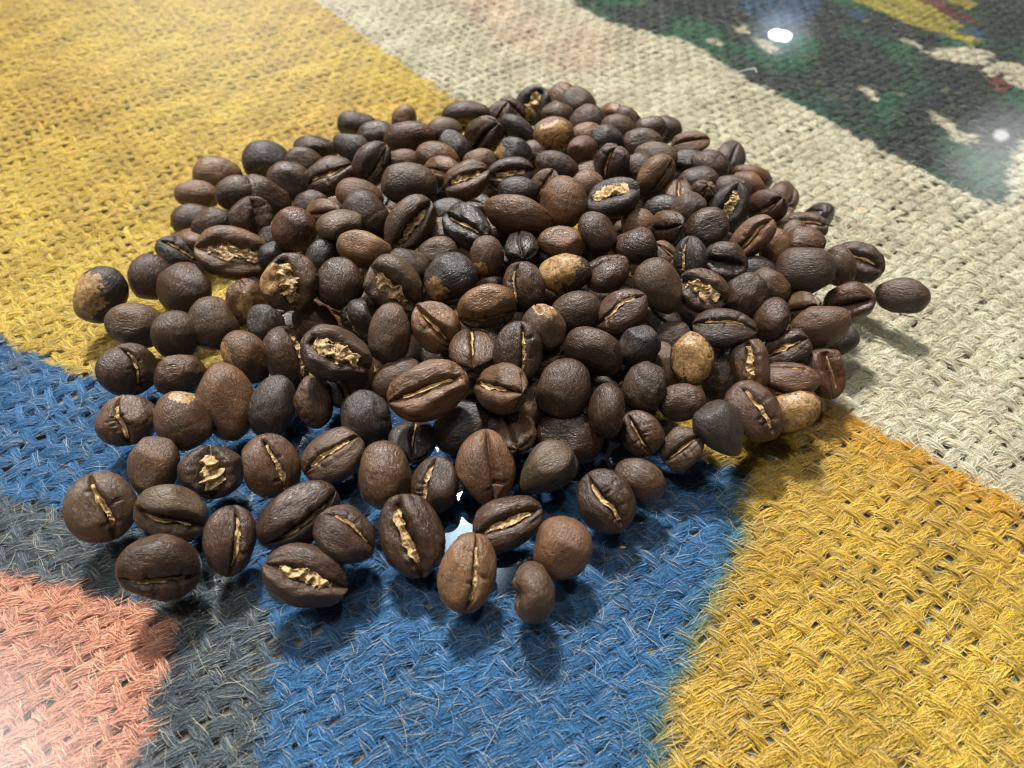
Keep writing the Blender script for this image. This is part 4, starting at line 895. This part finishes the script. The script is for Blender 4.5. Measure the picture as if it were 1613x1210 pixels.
class Bean:
    def __init__(self, a, b, c, code, seed):
        op = code % 10; star = code // 10 % 10; form = code // 100
        self.h = np.array([a, b, c]) * 0.510
        rg = np.random.default_rng(seed)
        self.w, self.d, self.p = CREASE[op]
        self.w *= rg.uniform(0.85, 1.2)
        self.curve = rg.uniform(-0.16, 0.16); self.cph = rg.uniform(-0.6, 0.6)
        self.low = Wob(rg, 2.1, 6); self.dent = Wob(rg, 3.6, 6); self.rid = Wob(rg, 7.5, 7); self.mid = Wob(rg, 6.0, 8); self.fine = Wob(rg, 15.0, 10)
        self.asym = rg.uniform(-0.09, 0.09) * (1.5 if op >= 2 else 1)
        self.end = rg.uniform(0.92, 1.16, 2)
        self.boxy = rg.uniform(0.86, 1.0)
        self.flat = rg.uniform(0.78, 0.92)
        self.wr = rg.uniform(1.5, 2.5) if rg.uniform() < 0.35 else rg.uniform(0.6, 1.3)
        self.egg = rg.uniform(-0.10, 0.10)
        self.op = op
        if form == 1: self.egg = rg.choice([-1, 1]) * 0.34; self.boxy = 1.12       # drawn out to a point
        if form == 2: self.wr = 3.0                                                 # shrunken and wrinkled
        k = rg.normal(size=(5, 3)); self.face = k / np.linalg.norm(k, axis=1, keepdims=True)
        self.cut = rg.uniform(0.78, 0.93, 5)
        self.notch = form == 3
        self.star = {0: 0, 1: 1, 2: -1}[star]
        self.rays = rg.uniform(-0.25, 0.25, 4) + np.array([0.0, 1.7, 3.1, -1.5])
        self.cr = [(rg.uniform(-0.6, 0.6), rg.choice([-1, 1]), rg.uniform(0.3, 0.7), rg.uniform(-0.2, 0.2)) for _ in range(rg.integers(2, 7))] if op else []
    def at(self, th, ph, rr=None, lift=0.0):
        x = np.cos(th)
        rho = np.abs(np.sin(th)) ** self.boxy
        U = np.stack([x, np.sin(th) * np.sin(ph), np.sin(th) * np.cos(ph)], -1)
        q = ph - self.curve * np.sin(math.pi * 0.8 * x + self.cph)
        q = (q + np.pi) % (2 * np.pi) - np.pi
        win = 1 - sstep(self.end[0] - 0.16, self.end[0], x) 
        win = win * (1 - sstep(self.end[1] - 0.16, self.end[1], -x))
        wx = self.w * (0.55 + 0.45 * np.sqrt(np.clip(1 - x * x, 0, 1)))
        if rr is None:
            rr = 1 - win * self.d * np.exp(-np.abs(q / wx) ** self.p)
            rr = rr - 0.07 * win * np.exp(-(q / 0.5) ** 2)
            rr = rr + self.asym * win * np.exp(-((q - 0.5) / 0.3) ** 2) - self.asym * win * np.exp(-((q + 0.5) / 0.3) ** 2)
            if self.op >= 2:   # ragged lips
                rr = rr + 0.05 * self.fine(U) * win * np.exp(-((np.abs(q) - wx * 1.05) / 0.16) ** 2)
            for xc, sd, ln, sl in self.cr:
                g = q * sd
                rr = rr - 0.20 * np.exp(-((x - xc - sl * g) / 0.026) ** 2) * sstep(0.0, 0.12, g) * (1 - sstep(ln * 0.5, ln, g))
            if self.star:      # cracks running out from the tip
                for kq in self.rays:
                    g = (ph - kq + np.pi) % (2 * np.pi) - np.pi
                    rr = rr - 0.26 * np.exp(-(g * (1.15 - np.clip(self.star * x, 0, 1)) / 0.055) ** 2) * sstep(0.62, 0.86, self.star * x)
        rr = rr + 0.050 * self.low(U) - 0.032 * np.clip(self.dent(U) - 0.5, 0, 2) + self.wr * (0.010 * self.mid(U) + 0.005 * self.fine(U) - 0.034 * np.exp(-(self.rid(U) / 0.15) ** 2) * sstep(-0.2, 1.0, self.low(U[..., ::-1]))) + lift
        for fn, ct in zip(self.face, self.cut):      # flattened flanks where beans pressed or dried
            h = rr * (U @ fn)
            rr = rr - 0.92 * np.clip(h - ct, 0, 1) ** 2 / (np.clip(h - ct, 0, 1) + 0.035)
        if self.notch:
            rr = rr - 0.58 * np.exp(-(q / 0.7) ** 2) * np.exp(-((x + 0.05) / 0.24) ** 2)
        cz = np.cos(ph)
        zf = np.where(cz > 0, self.flat, 1.0)
        wy = 1 + self.egg * x
        return np.stack([self.h[0] * x * (0.35 + 0.65 * np.clip(rr, 0.8, 1.1)), self.h[1] * rho * np.sin(ph) * rr * wy, self.h[2] * rho * cz * rr * zf * wy], -1)
    def body(self, nt, nph):
        th = np.linspace(0.0, np.pi, nt + 2)[1:-1]
        th = np.concatenate([[0.03], th, [np.pi - 0.03]])
        u = np.linspace(-1, 1, nph, endpoint=False)
        # rings packed closer around the crease
        ph = np.pi * (0.42 * u + 0.58 * np.sign(u) * np.abs(u) ** 2.4)
        T, P = np.meshgrid(th, ph, indexing='ij')
        V = self.at(T, P)
        n, m = T.shape
        return V.reshape(-1, 3), grid_quads(n, m, True)[:, ::-1], [list(range(m)), list(range((n - 1) * m, n * m))[::-1]]
    def chaff(self, kind, rg):
        n, m = 64, (9 if kind == 1 else 19)
        u = np.linspace(-1, 1, n); v = np.linspace(-1, 1, m)
        span = 0.74 if kind > 1 else 0.70
        x = span * u
        T = np.arccos(np.clip(x, -1, 1))[:, None] * np.ones(m)
        x2 = np.cos(T)
        mid = self.curve * np.sin(math.pi * 0.8 * x2 + self.cph)
        half = {1: 0.07, 2: max(0.11, self.w * 0.60), 3: max(0.30, self.w * 0.88)}[kind]
        w1 = Wob(rg, 7.0, 6, 1); w2 = Wob(rg, 7.0, 6, 1); w3 = Wob(rg, 16.0, 6, 1); w4 = Wob(rg, 16.0, 6, 1)
        env = 0.62 + 0.38 * np.sqrt(np.clip(1 - (x2 / 0.8) ** 2, 0, 1))
        side = np.where(v < 0, (1 + 0.28 * w1(x2[:, :1]) + 0.16 * w3(x2[:, :1]))[:, None], (1 + 0.28 * w2(x2[:, :1]) + 0.16 * w4(x2[:, :1]))[:, None])
        P = mid + v * half * env * np.clip(side, 0.25, 1.6)
        depth = {1: 0.66, 2: 0.66, 3: 0.52}[kind]
        base = 1 - self.d * (depth - 0.22 * (np.abs(v) ** 2) * (kind < 3))
        X = self.at(T, P, base) * 1.0
        f1 = Wob(rg, 2.6, 9); f2 = Wob(rg, 6.5, 10)
        fold = 1 - 1.6 * np.abs(f1(X)); crumple = 1 - 1.6 * np.abs(f2(X))
        rr = base + {1: 0.045, 2: 0.07, 3: 0.11}[kind] * fold + {1: 0.02, 2: 0.03, 3: 0.045}[kind] * crumple
        rr = np.minimum(rr, 1.04)
        V = self.at(T, P, rr).reshape(-1, 3)
        q = grid_quads(n, m, False)
        ctr = V[q].mean(1)
        hole = Wob(rg, 2.4, 8)(ctr) + 0.4 * rg.normal(size=len(q))
        edge = (np.abs((q[:, 0] % m + 0.5) / (m - 1) * 2 - 1) > 0.7)
        ends = (np.abs((q[:, 0] // m + 0.5) / (n - 1) * 2 - 1) > 0.9)
        keep = hole < np.where(edge | ends, 0.65, 1.7)
        return V, q[keep]
    def skin(self, d, rad, rg):
        n = 72
        R = math.radians(rad) * 1.25
        g = np.linspace(-R, R, n)
        gx, gy = np.meshgrid(g, g, indexing='ij')
        d = np.array(d) / np.linalg.norm(d)
        e1 = np.cross(d, [0.3, 0.5, 0.8]); e1 /= np.linalg.norm(e1); e2 = np.cross(d, e1)
        r = np.hypot(gx, gy) + 1e-6
        U = np.cos(r)[..., None] * d + (np.sin(r) / r)[..., None] * (gx[..., None] * e1 + gy[..., None] * e2)
        T = np.arccos(np.clip(U[..., 0], -0.9995, 0.9995)); P = np.arctan2(U[..., 1], U[..., 2])
        V = self.at(T, P, None, 0.007).reshape(-1, 3)
        q = grid_quads(n, n, False)
        rc = r.ravel()[q].mean(1) / math.radians(rad)
        rag = 0.17 * Wob(rg, 3.5, 8)(U.reshape(-1, 3)[q].mean(1)) + 0.12 * Wob(rg, 12.0, 9)(U.reshape(-1, 3)[q].mean(1)) + 0.10 * Wob(rg, 34.0, 9)(U.reshape(-1, 3)[q].mean(1))
        return V, q[rc + rag < 0.92]

def add_bean(row, i, buried=False):
    x, y, z, qw, qx, qy, qz, a, b, c, roast, op, ch, sk, label = row
    bn = Bean(a, b, c, op, 300 + i)   # op: crease opening, +10/+20 cracked tip, +100 pointed, +200 wrinkled
    dist = math.hypot(y, 93 - z)
    res = (30, 40) if buried else ((54, 70) if dist < 125 else (44, 58))
    V, q, caps = bn.body(*res)
    o = link('coffee_bean', mesh_from('coffee_bean', V * MM, q, caps, M_BEAN))
    o.location = (x * MM, y * MM, z * MM)
    o.rotation_mode = 'QUATERNION'
    o.rotation_quaternion = (qw, qx, qy, qz)
    rg = np.random.default_rng(9000 + i)
    k = rg.uniform(0.74, 1.12) * np.array(ROAST[roast]) * (1 + rg.normal(0, 0.015, 3))
    o.color = (*k, 1)
    o['label'] = label
    o['category'] = 'coffee bean'
    o['group'] = 'coffee beans in the heap'
    if ch:
        V, q = bn.chaff(ch, rg)
        link('chaff', mesh_from('chaff', V * MM, q, mat=M_CHAFF), o)
    if sk[3]:
        V, q = bn.skin(sk[:3], sk[3], rg)
        link('silverskin', mesh_from('silverskin', V * MM, q, mat=M_SKIN), o)
    return o
for i, row in enumerate(BEANS):
    add_bean(row, i)
for i, (x, y, z, roast, label) in enumerate(BURIED):
    rg = np.random.default_rng(400 + i)
    a = rg.uniform(8.0, 9.6)
    q = Quaternion((rg.normal(), rg.normal() * 0.3, rg.normal() * 0.3, rg.normal())).normalized()
    add_bean((x, y, z, *q, a, a * 0.8, a * 0.62, roast, 0, 0, (0, 0, 0, 0), label), 700 + i, True)

# ------------------------------------------------------------------ crumbs of chaff and a thread of lint on the glass
def flake(x, y, size, ang, label, seed):
    rg = np.random.default_rng(seed)
    n = 7
    g = np.linspace(-1, 1, n)
    gx, gy = np.meshgrid(g, g, indexing='ij')
    f = Wob(rg, 2.5, 6, 2)(np.stack([gx, gy], -1)); e = Wob(rg, 4.0, 6, 2)(np.stack([gx, gy], -1))
    V = np.stack([gx * size * (1 + 0.2 * e), gy * size * 0.5 * (1 + 0.25 * f), 0.25 * size + 0.22 * size * f * 0.6 + 0.12 * size * e], -1).reshape(-1, 3)
    V[:, 2] -= V[:, 2].min() - 0.02
    q = grid_quads(n, n, False)
    q = q[rg.uniform(size=len(q)) < 0.86]
    o = link('chaff_flake', mesh_from('chaff_flake', V * MM, q, mat=M_CHAFF))
    o.location = (x * MM, y * MM, 0)
    o.rotation_euler = (0, 0, ang)
    o['label'] = label; o['category'] = 'chaff flake'; o['group'] = 'flakes of chaff fallen on the glass'
flake(15.8, 51.5, 0.35, 0.4, 'tiny pale chaff flake on the glass below the tilted cracked-lobe bean', 40)
flake(75.4, 132.8, 0.90, -0.7, 'amber chaff flake on beige burlap near the green paint edge', 41)
flake(-92.4, 134.9, 0.60, 0.3, 'pale chaff flake on yellow burlap far from the heap', 42)
LINT = [(56.7, 194.3), (59.6, 195.8), (62.4, 196.9), (65.0, 198.4), (67.1, 199.2), (67.1, 196.5)]

def lint():
    P = LINT
    n = len(P); k = 6
    a = np.linspace(0, 2 * np.pi, k, endpoint=False)
    V = np.array([[(x + 0.10 * math.cos(t) * 0.5), y + 0.10 * math.cos(t), 0.13 + 0.10 * math.sin(t)] for x, y in P for t in a])
    c = V.mean(0) * np.array([1, 1, 0])
    m, nt, out = new_mat('white_lint')
    tc = N(nt, 'ShaderNodeTexCoord')
    nn = noise(nt, tc.outputs['Object'], 2000, 2)
    b = N(nt, 'ShaderNodeBsdfPrincipled')
    L(nt, mixcol(nt, nn.outputs[0], (0.55, 0.58, 0.58, 1), (0.85, 0.87, 0.87, 1)), b.inputs['Base Color'])
    L(nt, b.outputs[0], out.inputs[0])
    o = link('lint_thread', mesh_from('lint_thread', (V - c) * MM, grid_quads(n, k, True), mat=m))
    o.location = Vector(c) * MM
    o['label'] = 'fine white thread of lint on the glass by the green paint'; o['category'] = 'lint'
lint()
